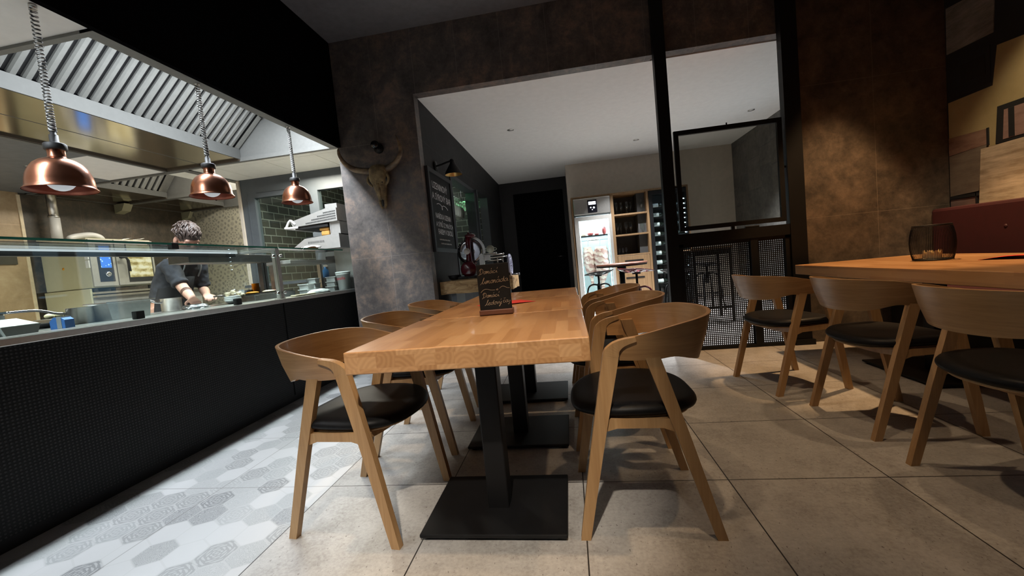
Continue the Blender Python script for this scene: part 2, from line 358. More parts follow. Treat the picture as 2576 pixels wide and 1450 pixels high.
def floor_mats():
    out = []
    for hexes in (False, True):
        g = G('hex_decor_tile' if hexes else 'concrete_floor_tile'); o = g.obj(); X, Y, Z = g.sep(o)
        def line(v, c0, p, wd):
            a = g.m('FRACT', g.m('DIVIDE', g.m('SUBTRACT', v, c0), p)); a = g.m('MINIMUM', a, g.m('SUBTRACT', 1.0, a))
            return g.m('LESS_THAN', a, wd/p)
        ln = g.m('MAXIMUM', line(X, -.020, .603, .0024), line(Y, 1.737, .585, .0024))
        n1 = g.noise(o, 2.2, 6, .6); n2 = g.noise(o, 18, 8, .7); n3 = g.noise(g.scale(o, (1, .5, 1)), 95, 4, .65)
        if not hexes:
            f = g.m('ADD', g.m('MULTIPLY', n1, .5), g.m('MULTIPLY', n2, .5))
            n4 = g.noise(o, 5.5, 6, .65); n5 = g.noise(o, 75, 5, .7); f = g.m('ADD', g.m('ADD', g.m('MULTIPLY', f, .45), g.m('MULTIPLY', n4, .25)), g.m('MULTIPLY', n5, .3))
            c = g.ramp(f, [(.38, (.21, .195, .175)), (.5, (.355, .34, .32)), (.62, (.46, .445, .42))])
            pits = g.m('LESS_THAN', n3, .345); c = g.mix(g.m('MULTIPLY', pits, .75), c, (.07, .055, .042))
            g.bump(n2, .15, .002)
            c = g.mix(ln, c, (.02, .018, .016)); g.set(c, .42)
        else:
            s = .135; px = g.m('DIVIDE', X, s); py = g.m('DIVIDE', Y, s); R3 = math.sqrt(3)
            def cell(ax, ay):
                ix = g.m('FLOOR', ax); iy = g.m('FLOOR', g.m('DIVIDE', ay, R3))
                return g.m('SUBTRACT', g.m('SUBTRACT', ax, ix), .5), g.m('SUBTRACT', g.m('SUBTRACT', ay, g.m('MULTIPLY', iy, R3)), R3/2), ix, iy
            ax, ay, ai, aj = cell(px, py); bx, by, bi, bj = cell(g.m('ADD', px, .5), g.m('ADD', py, R3/2))
            la = g.m('ADD', g.m('MULTIPLY', ax, ax), g.m('MULTIPLY', ay, ay)); lb = g.m('ADD', g.m('MULTIPLY', bx, bx), g.m('MULTIPLY', by, by))
            sel = g.m('LESS_THAN', la, lb)
            def pick(a, b): return g.m('ADD', g.m('MULTIPLY', a, sel), g.m('MULTIPLY', b, g.m('SUBTRACT', 1.0, sel)))
            hx, hy = pick(ax, bx), pick(ay, by); idv = g.comb(pick(ai, bi), pick(aj, bj), sel)
            d1 = g.m('ABSOLUTE', hx); d2 = g.m('ADD', g.m('MULTIPLY', g.m('ABSOLUTE', hx), .5), g.m('MULTIPLY', g.m('ABSOLUTE', hy), R3/2))
            hd = g.m('MAXIMUM', d1, d2)                       # 0 centre .. .5 edge
            rv = g.white(idv); rv2 = g.white(g.scale(idv, (1.7, 2.3, 3.1)))
            ang = g.m('ARCTAN2', hy, hx); rad = g.m('SQRT', g.m('MINIMUM', la, lb))
            petals = g.m('SINE', g.m('MULTIPLY', ang, 6.0)); ring = g.m('SINE', g.m('MULTIPLY', hd, 70.0))
            pat = g.m('ADD', g.m('MULTIPLY', ring, .5), g.m('MULTIPLY', g.m('MULTIPLY', petals, g.m('SINE', g.m('MULTIPLY', rad, 34.0))), .6))
            fl = g.voro(g.comb(hx, hy, rv), 9.0); pat2 = g.m('SINE', g.m('MULTIPLY', fl, 26.0))
            useB = g.m('GREATER_THAN', rv2, .5); pp = g.m('ADD', g.m('MULTIPLY', pat2, useB), g.m('MULTIPLY', pat, g.m('SUBTRACT', 1.0, useB)))
            plain = g.m('LESS_THAN', rv, .27)
            base = g.ramp(rv, [(0, (.47, .47, .47)), (.27, (.34, .345, .345)), (.5, (.26, .265, .265)), (.72, (.30, .31, .31)), (.88, (.19, .195, .2))], 'CONSTANT')
            ink = g.m('MULTIPLY', g.m('MULTIPLY', g.m('GREATER_THAN', pp, .15), g.m('SUBTRACT', 1.0, plain)), .62)
            c = g.mix(ink, base, (.45, .455, .455)); edge = g.m('GREATER_THAN', hd, .475)
            c = g.mix(g.m('MULTIPLY', edge, .6), c, (.42, .42, .415))
            c = g.mix(g.m('MULTIPLY', n2, .3), c, (.42, .42, .41)); c = g.mix(g.m('MULTIPLY', ln, .55), c, (.12, .11, .1)); g.set(c, .4)
        out.append(g.mat)
    return out
M['floor'], M['hex'] = floor_mats()
def brick_mat():
    g = G('black_glazed_brick'); o = g.obj(); X, Y, Z = g.sep(o)
    b = g.node('ShaderNodeTexBrick'); g.put(b.inputs['Vector'], g.comb(g.m('ADD', X, Y), Z, 0.0))
    b.inputs['Scale'].default_value = 1; b.inputs['Brick Width'].default_value = .21; b.inputs['Row Height'].default_value = .105
    b.inputs['Mortar Size'].default_value = .006; b.inputs['Color1'].default_value = (.035, .038, .037, 1); b.inputs['Color2'].default_value = (.07, .07, .06, 1)
    b.inputs['Mortar'].default_value = (.26, .27, .24, 1); return g.set(b.outputs['Color'], .25)
M['brick'] = brick_mat()
def patchwork():
    g = G('patchwork_wall_tile'); o = g.obj(); X, Y, Z = g.sep(o); s = .2
    ux = g.m('DIVIDE', X, s); uz = g.m('DIVIDE', Z, s); ix = g.m('FLOOR', ux); iz = g.m('FLOOR', uz)
    fx = g.m('SUBTRACT', g.m('SUBTRACT', ux, ix), .5); fz = g.m('SUBTRACT', g.m('SUBTRACT', uz, iz), .5)
    rv = g.white(g.comb(ix, iz, 1.0)); r = g.m('SQRT', g.m('ADD', g.m('MULTIPLY', fx, fx), g.m('MULTIPLY', fz, fz))); an = g.m('ARCTAN2', fz, fx)
    k = g.m('ADD', g.m('MULTIPLY', g.m('FLOOR', g.m('MULTIPLY', rv, 3.0)), 2.0), 4.0)
    p = g.m('ADD', g.m('SINE', g.m('MULTIPLY', r, g.m('ADD', 14.0, g.m('MULTIPLY', rv, 16.0)))), g.m('SINE', g.m('MULTIPLY', an, k)))
    c = g.mix(g.m('MULTIPLY', g.m('GREATER_THAN', p, .55), .8), (.44, .42, .33), (.15, .15, .14))
    n = g.noise(o, 12); return g.set(g.mix(g.m('MULTIPLY', n, .4), c, (.45, .42, .33)), .45)
M['patch'] = patchwork()
def perf(name, pitch, base, dot):
    g = G(name); o = g.obj(); X, Y, Z = g.sep(o)
    a = g.m('SINE', g.m('MULTIPLY', Y, 2*PI/pitch)); b = g.m('SINE', g.m('MULTIPLY', Z, 2*PI/pitch))
    h = g.m('MULTIPLY', g.m('ADD', a, 1.0), g.m('ADD', b, 1.0))
    c = g.mix(g.m('GREATER_THAN', h, 1.9), base, dot); g.bump(h, .2, .002); return g.set(c, .55, spec=.25)
M['perf'] = perf('woven_black_panel', .0155, (.0025, .0025, .0025), (.030, .029, .028))
def bone():
    g = G('old_bone'); o = g.obj(); n = g.noise(o, 16, 6, .65); n2 = g.noise(o, 60, 4)
    c = g.ramp(n, [(.3, (.06, .04, .018)), (.5, (.20, .14, .065)), (.7, (.38, .29, .15))]); g.bump(n2, .5, .004); return g.set(c, .6)
M['bone'] = bone()
def horn():
    g = G('brown_horn'); o = g.obj(); n = g.noise(g.scale(o, (8, 20, 20)), 1, 5)
    return g.set(g.ramp(n, [(.3, (.05, .032, .018)), (.5, (.14, .09, .05)), (.72, (.30, .22, .13))]), .5)
M['horn'] = horn()
def live_edge():
    g = G('rough_timber'); o = g.obj(); X, Y, Z = g.sep(o); n = g.noise(g.scale(o, (5, 5, 16)), 1, 6, .65, .8); n2 = g.noise(o, 26, 5, .7)
    cr = g.m('LESS_THAN', n2, .36); c = g.ramp(n, [(.34, (.13, .06, .02)), (.47, (.45, .27, .11)), (.62, (.66, .45, .22))]); return g.set(g.mix(g.m('MULTIPLY', cr, .8), c, (.04, .018, .008)), .55)
M['timber'] = live_edge()
def stone(name, a, b, sc=(4, 4, 18)):
    g = G(name); n = g.noise(g.scale(g.obj(), sc), 1, 7, .7); n2 = g.noise(g.obj(), 5, 5)
    return g.set(g.ramp(g.m('ADD', g.m('MULTIPLY', n, .7), g.m('MULTIPLY', n2, .3)), [(.38, a), (.62, b)]), .75)
# ================================================================== THE SETTING
fl = MB()
fl.quad((-1.228, -2.5, 0), (4.4, -2.5, 0), (4.4, 9.2, 0), (-1.228, 9.2, 0), 0)
fl.quad((-6.5, -2.5, 0), (-1.228, -2.5, 0), (-1.228, 9.2, 0), (-6.5, 9.2, 0), 1)
struct(fl.build('floor', [M['floor'], M['hex']]))
def sbox(name, mats, *boxes):
    b = MB()
    for q in boxes: b.box(*q)
    return struct(b.build(name, mats))
sbox('ceiling', M['dark_ceiling'], (-2.25, 3.5, -2.5, 4.03, 3.43, 3.5))
sbox('wall_soffit', M['black_paint'], (-2.285, -2.25, -2.5, 4.03, 2.37, 3.43))
HB = [(-2.28, -1.405, 4.03, 4.15, 0, 3.43), (-1.405, .93, 4.03, 4.15, 2.79, 3.43), (.93, 2.1, 4.03, 4.15, 2.80, 3.43)]
sbox('wall_back', [M['wall_tile']], *HB)
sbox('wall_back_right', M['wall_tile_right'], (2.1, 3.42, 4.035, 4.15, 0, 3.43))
sbox('wall_right', M['black_paint'], (3.32, 3.42, -2.5, 4.035, 0, 3.43))
sbox('wall_front', M['dark_ceiling'], (-6.5, 3.42, -2.6, -2.5, 0, 3.43))
# passage wall with the two bar openings (column return towards the back)
XW = -1.405
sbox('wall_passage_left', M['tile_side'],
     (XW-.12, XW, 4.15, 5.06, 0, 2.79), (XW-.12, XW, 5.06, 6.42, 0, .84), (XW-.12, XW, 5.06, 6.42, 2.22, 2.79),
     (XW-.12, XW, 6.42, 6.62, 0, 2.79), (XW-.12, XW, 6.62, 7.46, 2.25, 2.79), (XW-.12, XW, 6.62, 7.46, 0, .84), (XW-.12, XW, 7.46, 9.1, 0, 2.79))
tr = MB()
for y0, y1, z0, z1 in ((5.06, 5.12, .84, 2.22), (6.36, 6.42, .84, 2.22), (5.06, 6.42, 2.17, 2.22), (5.06, 6.42, .84, .89)): tr.box(XW-.13, XW+.012, y0, y1, z0, z1)
struct(tr.build('trim_1', M['dark_frame']))
tr = MB()
for y0, y1, z0, z1 in ((6.56, 6.64, .84, 2.25), (7.44, 7.48, .84, 2.25)): tr.box(XW-.13, XW+.012, y0, y1, z0, z1)
struct(tr.build('trim_2', M['dark_frame']))
sbox('ceiling_back_room', M['white_plaster'], (-1.53, 3.3, 4.15, 9.2, 2.79, 2.86))
sbox('wall_back_room_far', M['beige_plaster'], (.09, 3.3, 8.05, 8.15, 0, 2.79))
sbox('wall_back_room_return', M['beige_plaster'], (.09, .19, 8.15, 9.2, 0, 2.79))
sbox('wall_passage_end', flat('dark_grey_paint', (.02, .02, .022), .7), (-1.53, -1.1, 9.1, 9.2, 0, 2.79), (-1.1, .0, 9.1, 9.2, 2.52, 2.79), (.0, .09, 9.1, 9.2, 0, 2.79))
d = MB(); d.bbox(-1.1, .0, 9.09, 9.14, .005, 2.52, .004); dr = struct(d.build('door_1', M['black_paint']))
h = MB(); h.cyl((-.1, 9.09, 1.05), (-.1, 9.04, 1.05), .012); h.cyl((-.1, 9.04, 1.05), (-.22, 9.04, 1.05), .01); h.build('door_handle', M['steel_dark'], dr)
# right wall of the back room with a window that lets blue daylight in
XR = 3.13
sbox('wall_back_room_right', M['concrete_wall'], (XR, XR+.15, 4.15, 5.0, 0, 2.79), (XR, XR+.15, 6.2, 8.05, 0, 2.79), (XR, XR+.15, 5.0, 6.2, 0, .35), (XR, XR+.15, 5.0, 6.2, 2.02, 2.79))
wn = MB()
for q in ((5.0, 5.07, .35, 2.02), (6.13, 6.2, .35, 2.02), (5.07, 6.13, .35, .42), (5.07, 6.13, 1.95, 2.02), (5.57, 5.63, .42, 1.95)): wn.box(XR+.05, XR+.11, *q)
wo = struct(wn.build('window_1', M['white_pl']))
g = MB(); g.box(XR+.075, XR+.085, 5.07, 6.13, .42, 1.95); g.build('pane', glow('dusk_daylight', (.36, .62, .85), 1.1), wo)
# kitchen shell
sbox('wall_kitchen_left', [M['kitchen_tile']], (-6.5, -6.38, 3.99, 6.2, 0, 2.5))
sbox('wall_kitchen_lit', [M['tan_lit_tile']], (-6.5, -6.372, -2.5, 3.99, 0, 2.5))  # same wall plane, brighter light painted as a tan tile
sbox('trim_3', flat('pale_corner_strip', (.8, .68, .48), .5), (-6.382, -6.36, 3.97, 4.0, 0, 2.36))
sbox('wall_kitchen_far', M['patch'], (-6.38, -4.09, 6.1, 6.2, 0, 2.5))
sbox('wall_kitchen_stub', M['beige_plaster'], (-4.13, -4.095, 4.72, 6.1, 0, 2.375))
kc = MB()
kc.box(-2.95, -2.285, 1.22, 1.83, 2.39, 2.45); kc.box(-2.95, -2.285, -2.5, -2.3, 2.39, 2.45); kc.box(-6.38, -2.95, -2.5, 1.8, 2.39, 2.45)
kc.box(-2.97, -2.95, -2.3, 1.22, 2.39, 3.1); kc.box(-2.95, -2.285, -2.3, 1.22, 3.1, 3.12); kc.box(-2.95, -2.285, 1.22, 1.24, 2.45, 3.1); kc.box(-2.95, -2.285, -2.32, -2.3, 2.45, 3.1)  # recess out of view, added to carry the trough strip lamp
kc.box(-5.15, -4.38, 3.3, 4.05, 2.39, 2.45)
struct(kc.build('ceiling_kitchen', M['white_plaster']))
sbox('ceiling_kitchen_left', flat('grey_ceiling_panel', (.13, .14, .15), .5), (-6.38, -5.15, 1.8, 4.05, 2.385, 2.45), (-5.15, -4.38, 1.8, 3.3, 2.385, 2.45))
# suspended tile ceiling over the pass: 60 cm tiles with thin grooves
ct = MB()
ct.box(-4.09, -1.53, 4.09, 4.76, 2.40, 2.44, 1)
for ix in range(5):
    for (ya, yb) in ((4.10, 4.176), (4.18, 4.757)):
        x0 = -2.05-.6*(ix+1)+.003; x1 = -2.05-.6*ix-.003
        ct.box(max(x0, -4.085), min(x1, -2.29), ya, yb, 2.386, 2.402, 0)
struct(ct.build('ceiling_pass', [M['ceiling_tile'], M['steel_dark']]))
# glazed grey partition behind the pass
pf = MB()
for q in ((-4.09, -3.91, 0, 2.385), (-3.16, -3.03, 0, 2.14), (-2.42, -2.28, 0, 2.14)): pf.box(q[0], q[1], 4.74, 4.82, q[2], q[3])
pf.box(-3.91, -2.28, 4.74, 4.82, 2.14, 2.385); pf.box(-3.91, -2.28, 4.74, 4.82, 0, .12)
pf.box(-3.03, -2.42, 4.745, 4.815, 1.3, 1.38); pf.box(-3.87, -3.2, 4.73, 4.745, 2.2, 2.205); pf.box(-4.01, -4.0, 4.735, 4.745, 0, 2.2)
po = struct(pf.build('door_2', M['grey_frame']))
g = MB(); g.box(-3.91, -3.16, 4.775, 4.785, .12, 2.14); g.box(-3.03, -2.42, 4.775, 4.785, 1.38, 2.14); g.build('glass', M['glass'], po)
g = MB(); g.box(-3.03, -2.42, 4.77, 4.79, .12, 1.3); g.build('panel', M['grey_frame'], po)
sbox('wall_bar_left', M['brick'], (-4.09, -3.95, 4.82, 7.6, 0, 2.79))
sbox('wall_bar_far', M['brick'], (-3.95, XW-.12, 7.5, 7.6, 0, 2.79))
sbox('ceiling_bar', M['dark_ceiling'], (-4.09, XW-.12, 4.82, 7.6, 2.79, 2.85))
sbox('wall_bar_near', M['grey_frame'], (-2.28, XW-.12, 4.74, 4.82, 0, 2.79), (-4.09, -2.28, 4.74, 4.82, 2.385, 2.79))

# ================================================================== EXTRACTION HOODS
def hood(label, x_front, x_back, y0, y1, zr, x_p, z_f, n_slats, zfil, xfil, slat_y1, group):
    """canopy hung in the ceiling: front rim, V-bank of baffle filters running down to a lip, then a flat polished plate"""
    t = thing('extraction_hood', label, 'extraction hood', (0, 0, 0), 0, group)
    b = MB()                                            # canopy shell: rim strips, end walls, top
    b.box(x_front-.085, x_front, y0, y1, zr-.01, zr+.03); b.box(x_back, x_back+.03, y0, y1, zr-.01, zr+.02)
    b.box(x_back, x_front, y0, y0+.035, zr-.012, zr+.03); b.box(x_back, x_front, y1-.035, y1, zr-.012, zr+.03)
    b.box(x_front-.01, x_front, y0, y1, zr, 3.3)
    b.box(x_back, x_front, y0, y0+.01, zr+.02, 3.3); b.box(x_back, x_front, y1-.01, y1, zr+.02, 3.3); b.box(x_back, x_front, y0, y1, 3.29, 3.3)
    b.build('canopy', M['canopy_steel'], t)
    p = MB(); ys = y0+.035; ye = y1-.035
    ym = (ys+ye)/2
    p.box(x_back+.03, x_p, ys, ye, zr+.012, zr+.02); p.build('polished_plate', M['mirror_steel'], t)
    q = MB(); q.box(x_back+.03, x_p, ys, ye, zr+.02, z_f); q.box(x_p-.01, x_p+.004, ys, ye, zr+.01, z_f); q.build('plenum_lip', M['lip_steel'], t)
    gk = MB(); gk.box(x_back+.03, x_back+.048, y0+.035, y1-.035, zr-.004, zr+.012); gk.box(x_back+.03, x_p, y1-.053, y1-.035, zr-.004, zr+.012); gk.build('gasket', M['brown_gasket'], t)
    sp = MB(); sp.box((x_p+x_back)/2-.004, (x_p+x_back)/2+.004, ys, ye, zr+.0105, zr+.0125); sp.build('plate_seam', M['steel_dark'], t)
    # filter bank backing and slats
    a = Vector((x_p, 0, z_f)); c = Vector((xfil, 0, zfil)); dirv = (c-a).normalized(); nrm = Vector((dirv.z, 0, -dirv.x))
    k = MB()
    def P(s, y, o): v = a+(c-a)*s+nrm*o; return (v.x, y, v.z)
    k.add([P(0, ys, -.03), P(1, ys, -.03), P(1, ye, -.03), P(0, ye, -.03)], [(0, 1, 2, 3)]); k.build('filter_backing', M['dark_metal'], t)
    k = MB(); k.add([P(0, slat_y1, .0), P(1, slat_y1, .0), P(1, ye, .0), P(0, ye, .0)], [(0, 1, 2, 3)]); k.build('filler_panel', M['steel'], t)
    pit = (slat_y1-ys)/n_slats
    for i in range(n_slats):
        s = MB(); yc = ys+pit*(i+.5); wd = pit*.31
        ring = []
        for e in (0.0, 1.0):
            ring.append([P(e, yc-wd, -.028), P(e, yc-wd, -.012), P(e, yc-wd*.55, 0), P(e, yc+wd*.55, 0), P(e, yc+wd, -.012), P(e, yc+wd, -.028)])
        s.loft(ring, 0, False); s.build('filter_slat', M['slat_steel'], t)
    bl = MB(); v = P(.5, (slat_y1+ye)/2, .004); bl.cyl(v, (v[0]+nrm.x*.012, v[1], v[2]+nrm.z*.012), .014); bl.build('bolt', M['dark_metal'], t)
    return t
hood('large steel extraction hood with a long bank of slats above the copper heat lamps', -2.285, -4.37, 1.83, 4.05, 2.385, -3.42, 2.505, 27, 3.1, -2.76, 3.955, None)
hood('smaller steel extraction hood above the oven, nearer of the two wall hoods', -4.12, -6.37, 4.055, 5.13, 2.385, -5.57, 2.466, 11, 3.1, -5.05, 4.98, 'wall hoods above the oven')
hood('far steel extraction hood on the wall next to the patterned tiles', -4.12, -6.37, 5.135, 6.09, 2.385, -5.57, 2.466, 8, 3.1, -5.05, 5.93, 'wall hoods above the oven')

# ================================================================== SERVICE COUNTER
t = thing('service_counter', 'long kitchen counter with black woven front and brushed steel top', 'counter', (0, 0, 0))
b = MB(); b.box(-2.45, -2.38, -2.0, 4.6, .06, .846); b.box(-2.377, -2.374, 3.05, 3.056, .06, .846, 0); b.build('front_panel', M['perf'], t)
b = MB(); b.box(-2.46, -2.40, -2.0, 4.6, 0, .06); b.build('plinth', M['black_metal'], t)
b = MB(); b.bbox(-3.12, -2.352, -2.0, 4.7, .846, .88, .004); b.build('steel_top', M['steel'], t)
b = MB(); b.box(-3.1, -2.5, -2.0, 4.6, .02, .84); b.build('carcass', M['dark_metal'], t)
# sneeze guard standing on it
t = thing('sneeze_guard', 'glass sneeze guard with green edged top shelf standing on the steel counter', 'sneeze guard', (-2.4, 1.5, .88))
def L(o): o.matrix_parent_inverse = t.matrix_world.inverted(); return o
off = Vector((2.4, -1.5, -.88))
def shift(mb, d):
    mb.v = [tuple(Vector(v)+d) for v in mb.v]; return mb
for (ya, yb) in ((-1.6, .55), (.57, 3.07), (3.10, 4.6)):
    b = MB(); b.box(-2.418, -2.408, ya, yb, .885, 1.29); shift(b, off).build('front_pane', M['glass'], t)
for (ya, yb) in ((-1.6, 3.09), (3.11, 4.08)):
    b = MB(); b.box(-2.76, -2.40, ya, yb, 1.306, 1.314); top_ = shift(b, off).build('top_pane', M['glass'], t)
    b = MB(); b.box(-2.40, -2.397, ya, yb, 1.304, 1.316); e = shift(b, off).build('pane_edge', M['glass_edge'], top_)
b = MB(); b.box(-2.80, -2.76, -1.6, 3.05, 1.268, 1.305); shift(b, off).build('back_rail', M['dark_metal'], t)
b = MB(); b.box(-2.757, -2.74, -1.6, 3.05, 1.293, 1.304); shift(b, off).build('led_strip', glow('led_strip_glow', (.85, .93, 1), .7), t)
b = MB(); b.box(-2.445, -2.405, 3.07, 3.112, .88, 1.306); b.box(-2.46, -2.40, 3.06, 3.12, .88, .886); shift(b, off).build('post', M['steel'], t)
b = MB(); b.box(-2.78, -2.41, 3.075, 3.105, 1.285, 1.305); shift(b, off).build('arm', M['steel'], t)
b = MB(); b.box(-2.445, -2.405, -1.5, -1.46, .88, 1.306); shift(b, off).build('post', M['steel'], t)
for yy in (-1.0, 1.08, 1.94, 2.63):
    b = MB(); b.bbox(-2.432, -2.398, yy-.022, yy+.022, .881, .925, .003); shift(b, off).build('clamp', M['dark_metal'], t)
for yy in (2.2,):
    b = MB(); b.bbox(-2.43, -2.395, yy-.022, yy+.022, 1.278, 1.318, .003); shift(b, off).build('clamp', M['dark_metal'], t)
for zz in (.93, 1.24):
    b = MB(); b.cyl((-2.425, 3.05, zz), (-2.425, 3.135, zz), .014); b.cyl((-2.40, 3.09, zz), (-2.37, 3.09, zz), .012); shift(b, off).build('post_clamp', M['chrome'], t)
# gantry on legs behind the guard
t = thing('heated_gantry', 'dark steel gantry shelf on legs behind the glass guard, right of the cook', 'gantry shelf', (0, 0, 0))
b = MB(); b.bbox(-2.98, -2.80, 2.66, 3.62, 1.225, 1.293, .004); b.build('shelf', M['steel_dark'], t)
for yy in (3.54, 3.58):
    b = MB(); b.box(-2.97, -2.93, yy-.015, yy+.015, .88, 1.225); b.build('leg', M['steel_dark'], t)
t = thing('pass_shelf', 'slim steel shelf above the far end of the counter, right of the glass post', 'shelf', (0, 0, 0))
b = MB(); b.bbox(-3.06, -2.72, 3.66, 4.55, 1.2, 1.236, .003); b.build('shelf_board', M['steel_lit'], t)
for yy in (3.72, 4.5):
    b = MB(); b.box(-2.99, -2.95, yy-.02, yy+.02, .88, 1.2); b.build('leg', M['steel'], t)

# ================================================================== COPPER HEAT LAMPS
def coil(x, y, z0, z1, r, turns, pr):
    pts = []; n = turns*10
    for i in range(n+1):
        f = i/n; s = f**.8; a = 2*PI*turns*f
        pts.append((x+r*math.cos(a), y+r*math.sin(a), z0+(z1-z0)*(f**1.35)))
    return pts
def heat_lamp(loc, label, ztop, turns):
    t = thing('heat_lamp', label, 'heat lamp', loc, 0, 'copper heat lamps over the counter')
    pr = [(.139, 0), (.139, .004), (.132, .010), (.1285, .02), (.1265, .045), (.121, .075), (.110, .105), (.092, .132), (.070, .150), (.048, .160), (.037, .165), (.034, .172), (.034, .205), (.036, .21)]
    b = MB(); b.lathe(pr, 48, 0, None, True, False); b.lathe([(.034, .21), (.001, .21)], 48, 0, None, True, False)
    b.lathe([(q[0]-.002, q[1]+.0005) for q in pr[:10]], 48, 1, None, True, False); b.build('shade', [M['copper'], M['copper_in']], t)
    b = MB(); b.lathe([(.042, .205), (.044, .209), (.044, .234), (.04, .238), (.018, .239), (.0175, .282), (.012, .284), (.012, .305)], 32); b.build('cap', M['rubber'], t)
    b = MB(); b.ball((0, 0, .052), .058, 24, 0, (1, 1, .95)); b.cyl((0, 0, .1), (0, 0, .14), .022); b.build('bulb', glow('frosted_bulb', (.86, .9, .95), .32, (.55, .57, .6)), t)
    b = MB(); b.tube(coil(0, 0, .30, ztop, .0125, turns, 0), .0042, 6); b.build('coiled_cord', stripe, t)
    b = MB(); b.cyl((0, 0, ztop-.004), (0, 0, ztop+.016), .016); b.build('ceiling_mount', M['steel'], t)
    t.scale = (.915, .915, .915)
    return t
g = G('woven_cord'); X, Y, Z = g.sep(g.obj()); s_ = g.m('SINE', g.m('MULTIPLY', g.m('ADD', Z, g.m('MULTIPLY', X, .8)), 330))
stripe = g.set(g.mix(g.m('GREATER_THAN', s_, -.1), (.03, .03, .03), (.62, .62, .6)), .7)
heat_lamp((-2.335, 1.625, 1.537), 'copper dome heat lamp hanging nearest, above the white takeaway box', .912, 38)
heat_lamp((-2.335, 2.457, 1.633), 'copper dome heat lamp hanging in the middle, in front of the cook', .808, 40)
heat_lamp((-2.335, 3.338, 1.710), 'copper dome heat lamp hanging farthest, beside the skull column', .722, 44)

